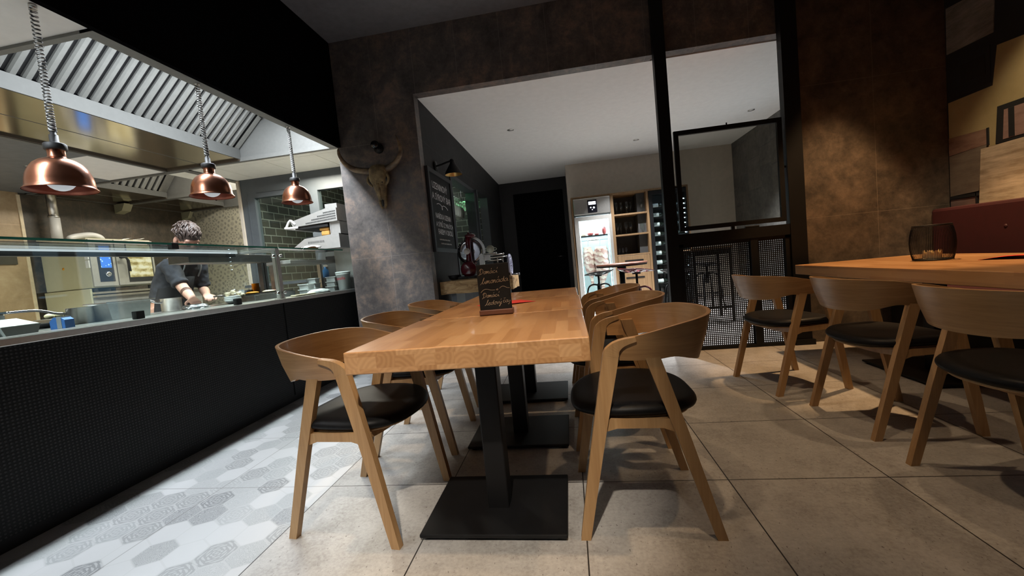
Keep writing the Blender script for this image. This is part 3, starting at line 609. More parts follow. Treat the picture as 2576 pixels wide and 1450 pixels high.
# ================================================================== CHAIRS
def make_chair(label, loc, rz, group):
    t = thing('dining_chair', label, 'chair', loc, rz, group)
    sq = [(-.5, -.5), (.5, -.5), (.5, .5), (-.5, .5)]
    for sy in (1, -1):
        # front leg bends back at the top into the arm
        path = smoothpath([(.228, sy*.228, 0), (.162, sy*.230, .33), (.104, sy*.234, .60), (.088, sy*.237, .662), (.058, sy*.241, .690), (.008, sy*.246, .704)], 5)
        n = len(path); rings = []
        for i, p in enumerate(path):
            f = i/(n-1); a = path[max(i-1, 0)]; c = path[min(i+1, n-1)]; tg = (c-a).normalized()
            side = Vector((0, 1, 0)); nr = tg.cross(side).normalized(); side = nr.cross(tg)
            wd = .034+.018*min(1, p.z/.62) if p.z < .655 else .052-.004*(f*4 % 1)
            if p.z > .66: wd = .052*(1-max(0, (p.z-.66)/.046)*.75)
            o = -nr*0 if p.z < .66 else Vector((0, 0, -1))*0
            hw = wd/2; th = .013
            rings.append([p+nr*hw+side*th, p+nr*hw-side*th, p-nr*hw-side*th, p-nr*hw+side*th])
        for r in rings[0:1]:
            for v in r: v.z = 0
        b = MB(); b.loft(rings, 0, False); b.build('leg', M['oak_leg'], t)
        rings = []
        for z, x, y, wd in ((0, -.226, .227, .034), (.35, -.128, .226, .042), (.66, -.036, .224, .05), (.695, -.026, .224, .05)):
            rings.append([Vector((x-wd/2, sy*(y-.013), z)), Vector((x+wd/2, sy*(y-.013), z)), Vector((x+wd/2, sy*(y+.013), z)), Vector((x-wd/2, sy*(y+.013), z))])
        b = MB(); b.loft(rings, 0, False); b.build('leg', M['oak_leg'], t)
        b = MB(); b.loft([[Vector((x, sy*(.222+dy), z)) for dy, z in ((-.011, z0), (.011, z0), (.011, z1), (-.011, z1))] for x, z0, z1 in ((-.115, .372, .42), (-.06, .392, .425), (.09, .395, .428), (.165, .375, .425))], 0, False); b.build('side_rail', M['oak_leg'], t)
    for x, dz in ((-.09, 0), (.135, .005)):
        b = MB(); rings = []
        for k in range(9):
            y = -.215+.43*k/8; sag = .018*(1-(y/.215)**2)
            rings.append([Vector((x+dx, y, z)) for dx, z in ((-.011, .392-sag+dz), (.011, .392-sag+dz), (.011, .425-sag*.6+dz), (-.011, .425-sag*.6+dz))])
        b.loft(rings, 0, False); b.build('cross_rail', M['oak_leg'], t)
    # bent plywood arm and back band
    half = [(.066, .243, .699, .630), (.015, .251, .711, .627), (-.055, .258, .727, .627), (-.12, .257, .742, .632), (-.185, .236, .752, .618), (-.235, .193, .757, .606), (-.268, .13, .759, .600), (-.285, .06, .760, .598), (-.288, 0, .760, .597)]
    pts = [Vector(q[:3]) for q in half]; bot = [q[3] for q in half]
    full = half+[(x, -y, a, c) for x, y, a, c in reversed(half[:-1])]
    TP = smoothpath([(q[0], q[1], q[2]) for q in full], 4); BP = smoothpath([(q[0], q[1], q[3]) for q in full], 4)
    n = len(TP); rings = []; th = .0135
    cen = Vector((-.03, 0, 0))
    for i in range(n):
        a = TP[max(i-1, 0)]; c = TP[min(i+1, n-1)]; tg = Vector((c.x-a.x, c.y-a.y, 0)).normalized(); nr = Vector((tg.y, -tg.x, 0))
        if nr.dot(TP[i]-cen) < 0: nr = -nr
        f = min(i, n-1-i)/(n/2); fl = .012+.034*min(1, f*1.35)          # bottom edge set in: the band flares outward
        T_ = TP[i]; B_ = Vector((BP[i].x, BP[i].y, BP[i].z))-nr*fl; Mi = (T_+B_)/2+nr*.004
        rings.append([T_, T_-nr*th*.5+Vector((0, 0, .0015)), T_-nr*th, Mi-nr*th, B_-nr*th, B_, Mi])
    b = MB(); b.loft(rings, 0, True)
    o = b.build('backrest_band', M['oak'], t)
    md = o.modifiers.new('edges', 'EDGE_SPLIT'); md.split_angle = math.radians(50)
    # upholstered seat, saddle shaped
    b = MB(); N = 48; rings = []
    def out(a, k): 
        ca, sa = math.cos(a), math.sin(a); e = 2/2.6
        return (.012+.232*k*math.copysign(abs(ca)**e, ca), .243*k*math.copysign(abs(sa)**e, sa))
    prof = [(.0, .004), (.55, .003), (.80, .001), (.90, -.003), (.96, -.009), (.995, -.02), (1.0, -.028), (.985, -.036), (.93, -.042), (.5, -.046), (.0, -.046)]
    for k, dz in prof:
        k = max(k, .002); r = []
        for j in range(N):
            x, y = out(2*PI*j/N, k)
            r.append(Vector((x, y, .468+dz+.012*(y/.24)**2-.010*((x-.01)/.23)**2*(1 if x > 0 else .2)-.006*(1-min(1, (x*x+y*y)/.05)))))
        rings.append(r)
    b.loft(rings, 0, True); b.build('seat', M['leather'], t)
    b = MB(); rings = []
    for k, z in ((.002, .432), (.86, .432), (.9, .428), (.88, .420), (.002, .420)):
        rings.append([Vector((*out(2*PI*j/N, k), z-.012*(1-min(1, abs(out(2*PI*j/N, k)[1])/.22)**2))) for j in range(N)])
    b.loft(rings, 0, True); b.build('seat_shell', M['oak_leg'], t)
    return t
GL, GR, GB = 'chairs on the kitchen side of the table row', 'chairs on the aisle side of the table row', 'chairs along the bench table'
c0 = make_chair('oak chair with black seat at the near table corner, closest on the kitchen side', (-.905, 1.578, 0), math.radians(-6.7), GL)
def chair(x, y, deg, label, group):
    c = copy_tree(c0, (x, y, 0), math.radians(deg), label); c['group'] = group; return c
chair(-.92, 2.255, 1, 'oak chair at the middle table on the kitchen side, between two other chairs', GL)
chair(-.935, 2.96, 0, 'oak chair at the farthest table on the kitchen side, nearest the skull column', GL)
chair(.205, 1.605, 180, 'oak chair with black seat nearest the camera on the aisle side of the near table', GR)
chair(.20, 2.265, 180, 'oak chair at the middle table on the aisle side', GR)
chair(.19, 2.945, 180, 'oak chair at the farthest table on the aisle side, toward the fridge', GR)
chair(1.415, 2.945, 10.4, 'oak chair at the far end of the bench table beside the black screen', GB)
chair(1.57, 2.29, 2.5, 'oak chair at the middle of the bench table, seen from behind', GB)
chair(1.575, 1.615, 3, 'oak chair at the bench table cut off by the right edge of the view', GB)

# ================================================================== TABLES
def make_table(label, loc, w_, l_, base_w, base_l, group, cols=((0, 0),)):
    t = thing('dining_table', label, 'table', loc, 0, group)
    b = MB(); x0, x1, y0, y1 = -w_/2, w_/2, -l_/2, l_/2
    bm = bmesh.new(); bmesh.ops.create_cube(bm, size=1)
    for v in bm.verts: v.co = Vector((v.co.x*w_, v.co.y*l_, .712+v.co.z*.076))
    bmesh.ops.bevel(bm, geom=list(bm.edges), offset=.004, segments=2, profile=.5, affect='EDGES')
    vs = [v.co.copy() for v in bm.verts]
    fA = [tuple(v.index for v in f.verts) for f in bm.faces if abs(f.normal.y) < .9]; fB = [tuple(v.index for v in f.verts) for f in bm.faces if abs(f.normal.y) >= .9]
    b.add(vs, fA, 0); b.f += fB; b.m += [1]*len(fB); b.sm += [False]*len(fB); bm.free()
    b.build('tabletop', [M['top'], M['end']], t)
    for cx, cy in cols:
        b = MB(); b.bbox(cx-base_w/2, cx+base_w/2, cy-base_l/2, cy+base_l/2, .012, .026, .004)
        for sx in (-1, 1):
            for sy in (-1, 1): b.cyl((cx+sx*(base_w/2-.03), cy+sy*(base_l/2-.03), 0), (cx+sx*(base_w/2-.03), cy+sy*(base_l/2-.03), .013), .014)
        b.build('base_plate', M['black_metal'], t)
        b = MB(); b.bbox(cx-.042, cx+.042, cy-.042, cy+.042, .02, .675, .005); b.build('pedestal', M['black_metal'], t)
        b = MB(); b.box(cx-.2, cx+.2, cy-.03, cy+.03, .668, .674); b.box(cx-.03, cx+.03, cy-.2, cy+.2, .6685, .6735); b.build('top_bracket', M['black_metal'], t)
    return t
GT = 'butcher block tables in a row'
t0 = make_table('butcher block table nearest the camera with black pedestal', (-.358, 1.557, 0), .80, .684, .545, .405, GT)
copy_tree(t0, (-.352, 2.258, 0), 0, 'middle butcher block table of the row, with the red paper on it')
copy_tree(t0, (-.358, 2.957, 0), 0, 'farthest butcher block table of the row, behind the red paper')
make_table('long butcher block table in front of the red bench', (2.35, 2.33, 0), .96, 2.7, .5, .62, None, ((0, -.66), (0, .66)))

# ================================================================== CHALK SIGN ON THE TABLE
ST = {'a': (1.25, [[(.9, .85), (.5, 1), (.1, .7), (.05, .25), (.4, 0), (.8, .3), (.95, 1), (.9, .3), (1.1, .05), (1.3, .2)]]),
 'c': (1.0, [[(.8, .8), (.5, 1), (.1, .7), (.08, .25), (.4, 0), (.8, .15), (1.0, .35)]]),
 'd': (1.25, [[(.85, .85), (.5, 1), (.1, .7), (.05, .25), (.4, 0), (.8, .3), (1.12, 2.0), (.9, .4), (1.1, .05), (1.3, .2)]]),
 'e': (.95, [[(.1, .45), (.6, .6), (.75, .85), (.5, 1), (.15, .7), (.1, .25), (.4, 0), (.8, .15), (1, .35)]]),
 'i': (.65, [[(.1, .3), (.35, 1), (.3, .3), (.45, 0), (.7, .2)]]),
 'l': (.75, [[(-.35, -.1), (.1, .4), (.5, 1.3), (.65, 1.9), (.5, 2.0), (.32, 1.3), (.25, .3), (.45, 0), (.8, .25)]]),
 'm': (1.3, [[(0, 0), (.15, 1)], [(.1, .2), (.3, .9), (.5, .95), (.5, .1)], [(.5, .2), (.75, .95), (.95, .9), (.92, .2), (1.05, 0), (1.3, .2)]]),
 'n': (.95, [[(0, 0), (.15, 1)], [(.1, .2), (.4, .95), (.6, .9), (.58, .2), (.7, 0), (.95, .2)]]),
 'o': (.95, [[(.7, .95), (.4, 1), (.08, .6), (.2, .05), (.6, .05), (.8, .5), (.65, .95), (.8, .85), (1, .9)]]),
 'v': (.9, [[(0, .9), (.15, 1), (.35, .05), (.4, .05), (.75, 1), (.95, .85)]]),
 'y': (1.0, [[(0, 1), (.1, .3), (.4, .1), (.75, .95)], [(.75, .95), (.6, -.4), (.3, -.85), (.1, -.6), (.6, -.1), (1, .2)]]),
 'j': (.6, [[(.3, .5), (.5, 1), (.4, -.3), (.1, -.9), (-.15, -.5)]]),
 'D': (1.45, [[(.35, 1.9), (.2, 0)], [(-.15, 1.2), (0, 2), (.7, 2), (1.3, 1.4), (1.1, .4), (.5, 0), (0, .05), (-.2, -.35)]])}
ACC = {'á': 'a', 'í': 'i', 'ý': 'y', 'č': 'c'}
def handwrite(text, x, z, u, slope=.0, slant=.22):
    out = []; cx = 0.0
    for ch in text:
        if ch == ' ': cx += .9; continue
        base = ACC.get(ch, ch); adv, strokes = ST[base]; ss = [list(s) for s in strokes]
        if ch in 'áíý': ss.append([(.45, 1.4), (.62, 1.85)] if ch != 'í' else [(.35, 1.4), (.5, 1.95)])
        if ch == 'č': ss.append([(.2, 1.75), (.45, 1.4), (.8, 1.8)])
        for s in ss: out.append([(x+(cx+px+slant*pz)*u, z+pz*u+slope*(cx+px)*u) for px, pz in s])
        cx += adv
    return out
def strokes_curve(name, strokes, y, r, mat_, parent):
    cu = bpy.data.curves.new(name, 'CURVE'); cu.dimensions = '3D'; cu.bevel_depth = r; cu.bevel_resolution = 1; cu.resolution_u = 6
    for s in strokes:
        sp = cu.splines.new('NURBS'); sp.points.add(len(s)-1)
        for p, q in zip(sp.points, s): p.co = (q[0], y, q[1], 1)
        sp.use_endpoint_u = True; sp.order_u = min(3, len(s))
    cu.materials.append(mat_); o = bpy.data.objects.new(name, cu); COL.objects.link(o); o.parent = parent; return o
t = thing('chalk_sign', 'small black chalk sign in a dark wood foot on the near table', 'sign', (-.367, 1.92, .75), math.radians(.5))
b = MB(); b.bbox(-.083, .083, -.012, .04, 0, .026, .004); b.build('foot', M['dark_wood'], t)
b = MB(); b.bbox(-.079, .079, -.003, .004, .02, .248, .002); bd = b.build('board', M['slate'], t)
sk = handwrite('Domácí', -.066, .2, .0135, .04)+handwrite('limonáda', -.060, .152, .0158, .05)+handwrite('Domácí', -.060, .085, .0122, .04)+handwrite('ledový', -.048, .048, .0135, .04)+handwrite('čaj', .036, .056, .0128, .0)
sk += [[(-.067, .112), (-.055, .126), (-.035, .128), (-.012, .119), (.004, .121)], [(.026, .126), (.038, .137), (.052, .134), (.066, .125), (.076, .126)]]
sk += [[(.010, .1215), (.0125, .125), (.015, .1225), (.0175, .126), (.0195, .1225), (.015, .117), (.010, .1215)]]
strokes_curve('chalk_writing', sk, -.0034, .00062, M['chalk'], bd)
# red papers
def paper(label, pts, z, fold):
    b = MB(); n = len(pts); vs = [(p[0], p[1], z+p[2]) for p in pts]; vs2 = [(p[0], p[1], z+p[2]+.0012) for p in pts]
    b.add(vs+vs2, [tuple(range(n-1, -1, -1)), tuple(range(n, 2*n))]+[(i, (i+1) % n, (i+1) % n+n, i+n) for i in range(n)])
    o = b.build('paper_napkin', M['red_paper']); return tag(o, label, 'napkin')
def placemat(label, loc, rz, sx, sy, lift):
    b = MB(); N = 12
    def z(i, j): f = i/N; return .0012+lift*max(0, math.sin(PI*f))*(1-.6*j)
    top = [[(-sx/2+sx*i/N, -sy/2+sy*j, z(i, j)) for j in (0, 1)] for i in range(N+1)]
    vs = [p for r in top for p in r]+[(p[0], p[1], p[2]-.001) for r in top for p in r]; k = 2*(N+1); fs = []
    for i in range(N):
        a = 2*i; fs += [(a, a+2, a+3, a+1), (a+k, a+1+k, a+3+k, a+2+k), (a, a+k, a+2+k, a+2), (a+1, a+3, a+3+k, a+1+k)]
    fs += [(0, 1, 1+k, k), (2*N, 2*N+k, 2*N+1+k, 2*N+1)]
    b.add(vs, fs); o = b.build('paper_napkin', M['red_paper']); o.location = loc; o.rotation_euler = (0, 0, rz); return tag(o, label, 'napkin')
placemat('folded red paper lying on the middle table behind the chalk sign', (-.40, 2.42, .75), math.radians(32), .30, .22, .006)
placemat('bright red paper lying on the bench table by the wire lantern', (2.56, 2.62, .75), math.radians(-62), .34, .3, .02)
# wire lantern with candle
t = thing('wire_lantern', 'black wire lantern with a striped candle glass on the bench table', 'lantern', (2.345, 2.99, .75), 0)
b = MB()
def lr(f): return .082+.027*math.sin(PI*(.12+.8*f))**.8
for k in range(84):
    a = 2*PI*k/84; b.tube([(lr(f)*math.cos(a), lr(f)*math.sin(a), .006+.222*f) for f in (0, .12, .3, .5, .7, .88, 1)], .0013, 4)
for f in (0, .97, 1): b.tube([(lr(f)*math.cos(2*PI*k/40), lr(f)*math.sin(2*PI*k/40), .006+.222*f) for k in range(40)], .0035, 6, 0, True)
b.build('wire_cage', M['black_metal'], t)
b = MB(); b.cyl((0, 0, .001), (0, 0, .008), .084, 40); b.build('base', M['black_metal'], t)
b = MB(); n = 36
pr = [(.044, .012), (.044, .05)]
b.lathe(pr, n, 0, None, True, False); hh = [.055+.012*math.sin(i*1.3)+.006*math.sin(i*2.9) for i in range(n)]
b.add([(.044*math.cos(2*PI*i/n), .044*math.sin(2*PI*i/n), .05) for i in range(n)]+[(.044*math.cos(2*PI*i/n), .044*math.sin(2*PI*i/n), hh[i]) for i in range(n)], [(i, (i+1) % n, (i+1) % n+n, i+n) for i in range(n)])
b.cyl((0, 0, .008), (0, 0, .014), .044, 36); b.build('candle', M['candle'], t)

# ================================================================== RED BENCH AND MURAL
t = thing('bench', 'long wine red upholstered bench along the right wall', 'bench', (0, 0, 0))
b = MB(); b.bbox(2.72, 3.18, -1.5, 4.02, .36, .47, .03); b.build('seat', M['red_vinyl'], t)
b = MB(); b.bbox(3.145, 3.315, -1.5, 4.02, .36, 1.108, .025); b.build('backrest', M['red_vinyl'], t)
b = MB(); b.box(2.8, 3.3, -1.5, 4.0, 0, .36); b.build('plinth', M['black_metal'], t)
for i in range(8):
    for j, zz in enumerate((.68, .92)):
        b = MB(); b.ball((3.146, 3.72-.62*i-(.31 if j else 0), zz), .014, 10, 0, (.5, 1, 1)); b.build('button', M['red_vinyl'], t)
mt = [stone('grey_concrete_block', (.12, .12, .115), (.26, .26, .25)), flat('blue_black_slate', (.012, .014, .018), .7), stone('olive_plaster', (.30, .24, .11), (.38, .31, .16), (2, 2, 2)),
      stone('red_brown_board', (.16, .085, .06), (.3, .19, .14)), stone('grey_brown_block', (.13, .10, .075), (.2, .165, .13)), stone('beige_travertine', (.30, .23, .15), (.62, .52, .38), (3, 3, 26)),
      flat('mural_black', (.008, .008, .009), .8), stone('pink_brown_stone', (.2, .12, .1), (.32, .21, .18))]
b = MB(); b.box(3.306, 3.32, -1.5, 4.03, 1.1, 3.4, 1)
def mp(mi, pts, t_): b.prism([(p[0], p[1]) for p in pts], 'x', 3.306-t_, 3.307, mi)
def block(y1, y0, zt, zb, mi, t_=.006): mp(mi, [(y1, zb), (y0, zb), (y0, zt), (y1, zt)], t_)
mp(0, [(4.015, 2.39), (3.637, 2.377), (3.62, 2.72), (4.011, 2.765)], .006)
mp(2, [(4.015, 1.99), (3.651, 1.99), (3.614, 2.27), (3.25, 2.23), (3.25, 1.82), (3.448, 1.82), (3.62, 1.82), (3.638, 1.54), (3.69, 1.54), (3.70, 1.68), (4.015, 1.69)], .004)
block(4.0, 3.665, 2.3, 2.02, 1, .005); block(3.9, 3.7, 2.25, 2.1, 6, .007)
mp(3, [(4.015, 1.545), (3.699, 1.563), (3.688, 1.681), (4.015, 1.694)], .008)
mp(4, [(4.015, 1.2), (3.776, 1.213), (3.699, 1.563), (4.015, 1.54)], .007)
mp(5, [(3.77, 1.105), (3.0, 1.105), (3.0, 1.55), (3.453, 1.543), (3.746, 1.536)], .009)
mp(6, [(3.638, 1.545), (3.1, 1.545), (3.1, 1.82), (3.62, 1.82)], .006); mp(7, [(3.582, 1.566), (3.2, 1.57), (3.2, 1.78), (3.571, 1.781)], .008); block(3.54, 3.50, 1.78, 1.57, 6, .01)
mp(7, [(4.015, 1.105), (3.795, 1.105), (3.785, 1.17), (4.015, 1.17)], .005); block(4.012, 3.77, 1.2, 1.175, 6, .012)
block(3.697, 3.683, 1.685, 1.55, 6, .012); block(3.795, 3.788, 1.2, 1.105, 6, .012)
rr = random.Random(3); yy = 3.0
while yy > -1.4:
    wd = rr.uniform(.3, .7); zz = 1.11
    while zz < 3.3:
        hh_ = rr.uniform(.2, .6); block(yy, yy-wd+.02, min(3.38, zz+hh_-.02), zz, rr.choice([0, 2, 3, 4, 5, 7, 1]), .005); zz += hh_
    yy -= wd
o = b.build('wall_mural', mt); tag(o, 'dark collage mural of stone and wood blocks above the red bench', 'mural')

# ================================================================== SMALL BUILDERS FOR WRITING
def to_mesh(o):
    dg = bpy.context.evaluated_depsgraph_get(); dg.update()
    me = bpy.data.meshes.new_from_object(o.evaluated_get(dg)); n = bpy.data.objects.new(o.name, me)
    nm = o.name; par = o.parent; COL.objects.link(n); n.parent = par; n.matrix_local = o.matrix_local.copy()
    bpy.data.objects.remove(o); n.name = nm; return n
def lettering(name, s, mat_, parent, origin, ex, ey, width, height, thick=.0006, shear=0.0):
    """flat letters fitted to width x height on the plane origin + ex*u + ey*v"""
    cu = bpy.data.curves.new(name, 'FONT'); cu.body = s; cu.size = 1; cu.extrude = 0; cu.shear = shear; cu.resolution_u = 3
    o = bpy.data.objects.new(name, cu); COL.objects.link(o); bpy.context.view_layer.update()
    dg = bpy.context.evaluated_depsgraph_get(); me = bpy.data.meshes.new_from_object(o.evaluated_get(dg)); bpy.data.objects.remove(o)
    xs = [v.co.x for v in me.vertices]; ys = [v.co.y for v in me.vertices]
    ex = Vector(ex); ey = Vector(ey); nz = ex.cross(ey)
    sx = width/(max(xs)-min(xs)); sy = height/(max(ys)-min(ys))
    for v in me.vertices: v.co = Vector(origin)+ex*((v.co.x-min(xs))*sx)+ey*((v.co.y-min(ys))*sy)+nz*thick
    me.materials.clear(); me.materials.append(mat_)
    n = bpy.data.objects.new(name, me); COL.objects.link(n); n.parent = parent; return n
for o in [q for q in bpy.data.objects if q.type == 'CURVE']: to_mesh(o)

# ================================================================== BLACK SCREEN WITH WIRE MESH
t = thing('metal_screen', 'tall black metal screen with wire mesh below and a framed glass pane above', 'screen', (0, 0, 0))
for x0, x1 in ((.925, 1.03), (1.992, 2.125)):
    b = MB(); b.box(x0, x1, 3.955, 4.028, 0, 3.43); b.box(x0-.012, x1+.02, 3.94, 4.03, 0, .05); b.build('post', M['black_metal'], t)
b = MB(); b.box(1.03, 1.992, 3.96, 4.025, 1.012, 1.108); b.build('rail', M['black_metal'], t)
b = MB(); b.box(1.03, 1.992, 3.97, 4.02, 0, .032); b.box(1.03, 1.07, 3.97, 4.02, .03, 1.02); b.box(1.95, 1.992, 3.97, 4.02, .03, 1.02); b.box(1.03, 1.992, 3.97, 4.02, .985, 1.02); b.build('panel_frame', M['black_metal'], t)
b = MB(); b.box(1.655, 1.715, 3.965, 4.025, .03, 1.02); b.build('stile', M['black_metal'], t)
for x0, x1 in ((1.07, 1.655), (1.715, 1.95)):
    b = MB(); p = .0176; n = int((x1-x0)/p)+1; r = .0042
    for i in range(n): b.box(x0+p*i-r, x0+p*i+r, 3.994, 3.999, .03, .99)
    for i in range(int(.96/p)+1): b.box(x0, x1, 3.997, 4.002, .032+p*i-r, .032+p*i+r)
    b.build('wire_mesh', M['black_metal'], t)
b = MB(); b.box(1.055, 1.975, 3.975, 4.005, 2.015, 2.055); b.box(1.055, 1.975, 3.975, 4.005, 1.135, 1.175); b.box(1.055, 1.095, 3.975, 4.005, 1.175, 2.015); b.box(1.935, 1.975, 3.975, 4.005, 1.175, 2.015)
b.cyl((1.52, 3.99, 2.05), (1.52, 3.99, 2.075), .006); fo = b.build('pane_frame', M['black_metal'], t)
b = MB(); b.box(1.095, 1.935, 3.987, 3.993, 1.175, 2.015); b.build('glass', glass('screen_glass', (.74, .73, .70), .8), fo)
b = MB(); b.box(1.505, 1.535, 3.98, 4.0, 1.108, 1.14); b.cyl((1.03, 3.99, 1.55), (1.057, 3.99, 1.55), .011); b.cyl((1.973, 3.99, 1.62), (1.995, 3.99, 1.62), .011); b.build('bracket', M['black_metal'], t)
b = MB(); b.bbox(1.62, 1.74, 3.97, 4.0, 1.108, 1.122, .003); b.build('latch', M['black_metal'], t)

for x, y, lab in ((-.62, 5.54, 'small recessed ceiling spot nearest the passage wall'), (1.25, 6.9, 'small recessed ceiling spot left of the tall black post'), (2.68, 6.16, 'small recessed ceiling spot above the framed glass pane')):
    t = thing('ceiling_spot', lab, 'ceiling light', (x, y, 2.79), 0, 'recessed spots in the back room ceiling')
    b = MB(); b.lathe([(.030, -.004), (.045, -.004), (.045, 0), (.03, 0)], 24, 0, None, True, False); b.build('ring', M['steel'], t)
    b = MB(); b.cyl((0, 0, -.003), (0, 0, -.001), .03, 20); b.build('lens', M['white_pl'], t)
# ================================================================== SKULL AND WALL LAMPS
t = thing('cow_skull', 'cow skull with long curved horns hung on the tiled column', 'skull', (-1.835, 4.03, 1.9))
b = MB(); N = 28; rings = []
for z, x, wx, y, dy, q in ((.222, 0, .03, -.05, .03, 2.2), (.21, 0, .075, -.06, .05, 2.4), (.175, 0, .098, -.065, .06, 2.6), (.13, 0, .094, -.07, .062, 2.6), (.095, 0, .104, -.07, .06, 2.4), (.06, 0, .103, -.07, .055, 2.3), (.03, .002, .078, -.07, .052, 2.2), (-.01, .004, .066, -.068, .048, 2.2), (-.06, .006, .056, -.064, .042, 2.2), (-.10, .008, .047, -.06, .036, 2.2), (-.135, .01, .040, -.056, .03, 2.2)):
    r = []
    for k in range(N):
        a = 2*PI*k/N; ca, sa = math.cos(a), math.sin(a); e = 2/q
        r.append(Vector((x+wx*math.copysign(abs(ca)**e, ca), y-dy*math.copysign(abs(sa)**e, sa)-(.012 if sa > .3 else 0)*(1-abs(ca)), z)))
    rings.append(r)
b.loft(rings, 0, True)
for sx in (-1, 1):
    b.tube(smoothpath([(.01+sx*.028, -.06, -.11), (.012+sx*.03, -.062, -.16), (.014+sx*.022, -.062, -.2), (.015+sx*.012, -.06, -.222)], 4), [.019-.008*i/12 for i in range(13)], 8)
    b.tube(smoothpath([(sx*.07, -.075, .13), (sx*.104, -.095, .1), (sx*.112, -.1, .06), (sx*.092, -.095, .025), (sx*.07, -.09, .01)], 4), .012, 8)
b.tube(smoothpath([(.004, -.118, .02), (.008, -.115, -.06), (.012, -.104, -.13)], 4), [.022-.014*i/8 for i in range(9)], 8)
b.build('skull_bone', M['bone'], t)
b = MB()
for sx in (-1, 1): b.ball((sx*.088, -.085, .065), .026, 14, 0, (.9, .9, 1.1))
for px, pz in ((-.03, .12), (.012, .115), (-.022, .135), (.0, .138), (-.028, .03), (.02, .03), (.05, .03)): b.ball((px, -.128 if pz > .05 else -.118, pz), .0075, 8)
b.ball((.012, -.075, -.165), .014, 10, 0, (1, .5, 3)); b.build('eye_socket', M['rubber'], t)
hr = smoothpath([(.065, -.06, .165), (.14, -.07, .185), (.215, -.09, .225), (.265, -.105, .285), (.277, -.11, .35), (.262, -.11, .41), (.242, -.11, .474)], 5)
hl = smoothpath([(-.075, -.06, .165), (-.16, -.07, .178), (-.255, -.09, .205), (-.335, -.105, .27), (-.377, -.11, .345), (-.386, -.11, .40), (-.382, -.11, .425)], 5)
for hp in (hr, hl):
    b = MB(); n = len(hp); b.tube(hp, [max(.003, .036*(1-i/(n-1))**.62) for i in range(n)], 14); b.build('horn', M['horn'], t)
t = thing('wall_spotlight', 'small round black spotlight on the column above the skull', 'spotlight', (-1.83, 4.03, 2.30))
b = MB(); b.cyl((0, 0, 0), (0, -.02, 0), .05, 24); b.cyl((0, -.02, 0), (0, -.07, .01), .014); b.build('mount', M['black_metal'], t)
b = MB(); b.ball((0, -.09, .015), .043, 24); b.build('head', flat('gloss_black', (.008, .008, .009), .15), t)
t = thing('wall_lamp', 'black cone wall lamp with golden inside above the menu board', 'lamp', (XW, 4.5, 2.17))
b = MB(); b.cyl((0, 0, 0), (.018, 0, 0), .055, 24); b.build('base', M['black_metal'], t)
b = MB(); b.tube(smoothpath([(.018, 0, 0), (.08, 0, .01), (.16, 0, .03), (.205, 0, .035)], 4), .011); b.ball((.205, 0, .035), .026, 14); b.build('arm', M['black_metal'], t)
pr = [(.026, .02), (.034, 0), (.09, -.09), (.098, -.118)]
Mx = Matrix.Translation((.21, 0, .0)); b = MB(); b.lathe(pr, 32, 0, Mx, True, False); b.lathe([(.026, .02), (.001, .022)], 32, 0, Mx, True, False)
b.lathe([(q[0]-.003, q[1]-.001) for q in pr[1:]], 32, 1, Mx, True, False); b.build('shade', [M['black_metal'], flat('brass_inside', (.75, .48, .16), .35, .7)], t)
b = MB(); b.ball((.21, 0, -.055), .03, 14); b.build('bulb', M['white_pl'], t)

# ================================================================== MENU BOARD ON THE PASSAGE WALL
t = thing('menu_board', 'tall framed black menu board with chalk lettering beside the timber block', 'board', (XW, 4.13, 1.19))
b = MB()
for y0, y1, z0, z1 in ((0, .85, 0, .045), (0, .85, .86, .905), (0, .045, .045, .86), (.805, .85, .045, .86)): b.box(0, .035, y0, y1, z0, z1)
b.build('frame', flat('black_board_frame', (.02, .021, .024), .5), t)
b = MB(); b.box(0, .022, .045, .805, .045, .86); bd = b.build('slate', M['slate'], t)
EX, EY = (0, 1, 0), (0, 0, 1)
for s, y, z, wd, ht in (('UZENINOVÝ', .13, .70, .54, .095), ('A SÝROVÝ BAR', .10, .58, .68, .095), ('NABÍDKA UZENIN', .15, .375, .56, .075), ('A SÝRŮ Z MALÝCH', .14, .285, .63, .075), ('FAREM V OKOLÍ', .19, .2, .55, .075)):
    lettering('lettering', s, M['chalk_white'], bd, (.0222, y, z), EX, EY, wd, ht)
sw = [[(.22, .53), (.27, .55), (.37, .545), (.43, .51), (.415, .485), (.395, .50), (.42, .535), (.50, .545), (.58, .535), (.63, .51)]]
for k, zz in enumerate((.135, .09)):
    for j in range(9): sw.append([(.2+.05*k+.045*j+.006*q, zz+(.02 if q % 2 else 0)*(1 if (j+q) % 3 else .6)) for q in range(5)])
cu = bpy.data.curves.new('chalk_lines', 'CURVE'); cu.dimensions = '3D'; cu.bevel_depth = .0035; cu.bevel_resolution = 0
for s in sw:
    sp = cu.splines.new('NURBS'); sp.points.add(len(s)-1)
    for p, q in zip(sp.points, s): p.co = (.0225, q[0], q[1], 1)
    sp.use_endpoint_u = True; sp.order_u = 3
cu.materials.append(M['chalk_white']); o = bpy.data.objects.new('chalk_lines', cu); COL.objects.link(o); o.parent = bd; to_mesh(o)

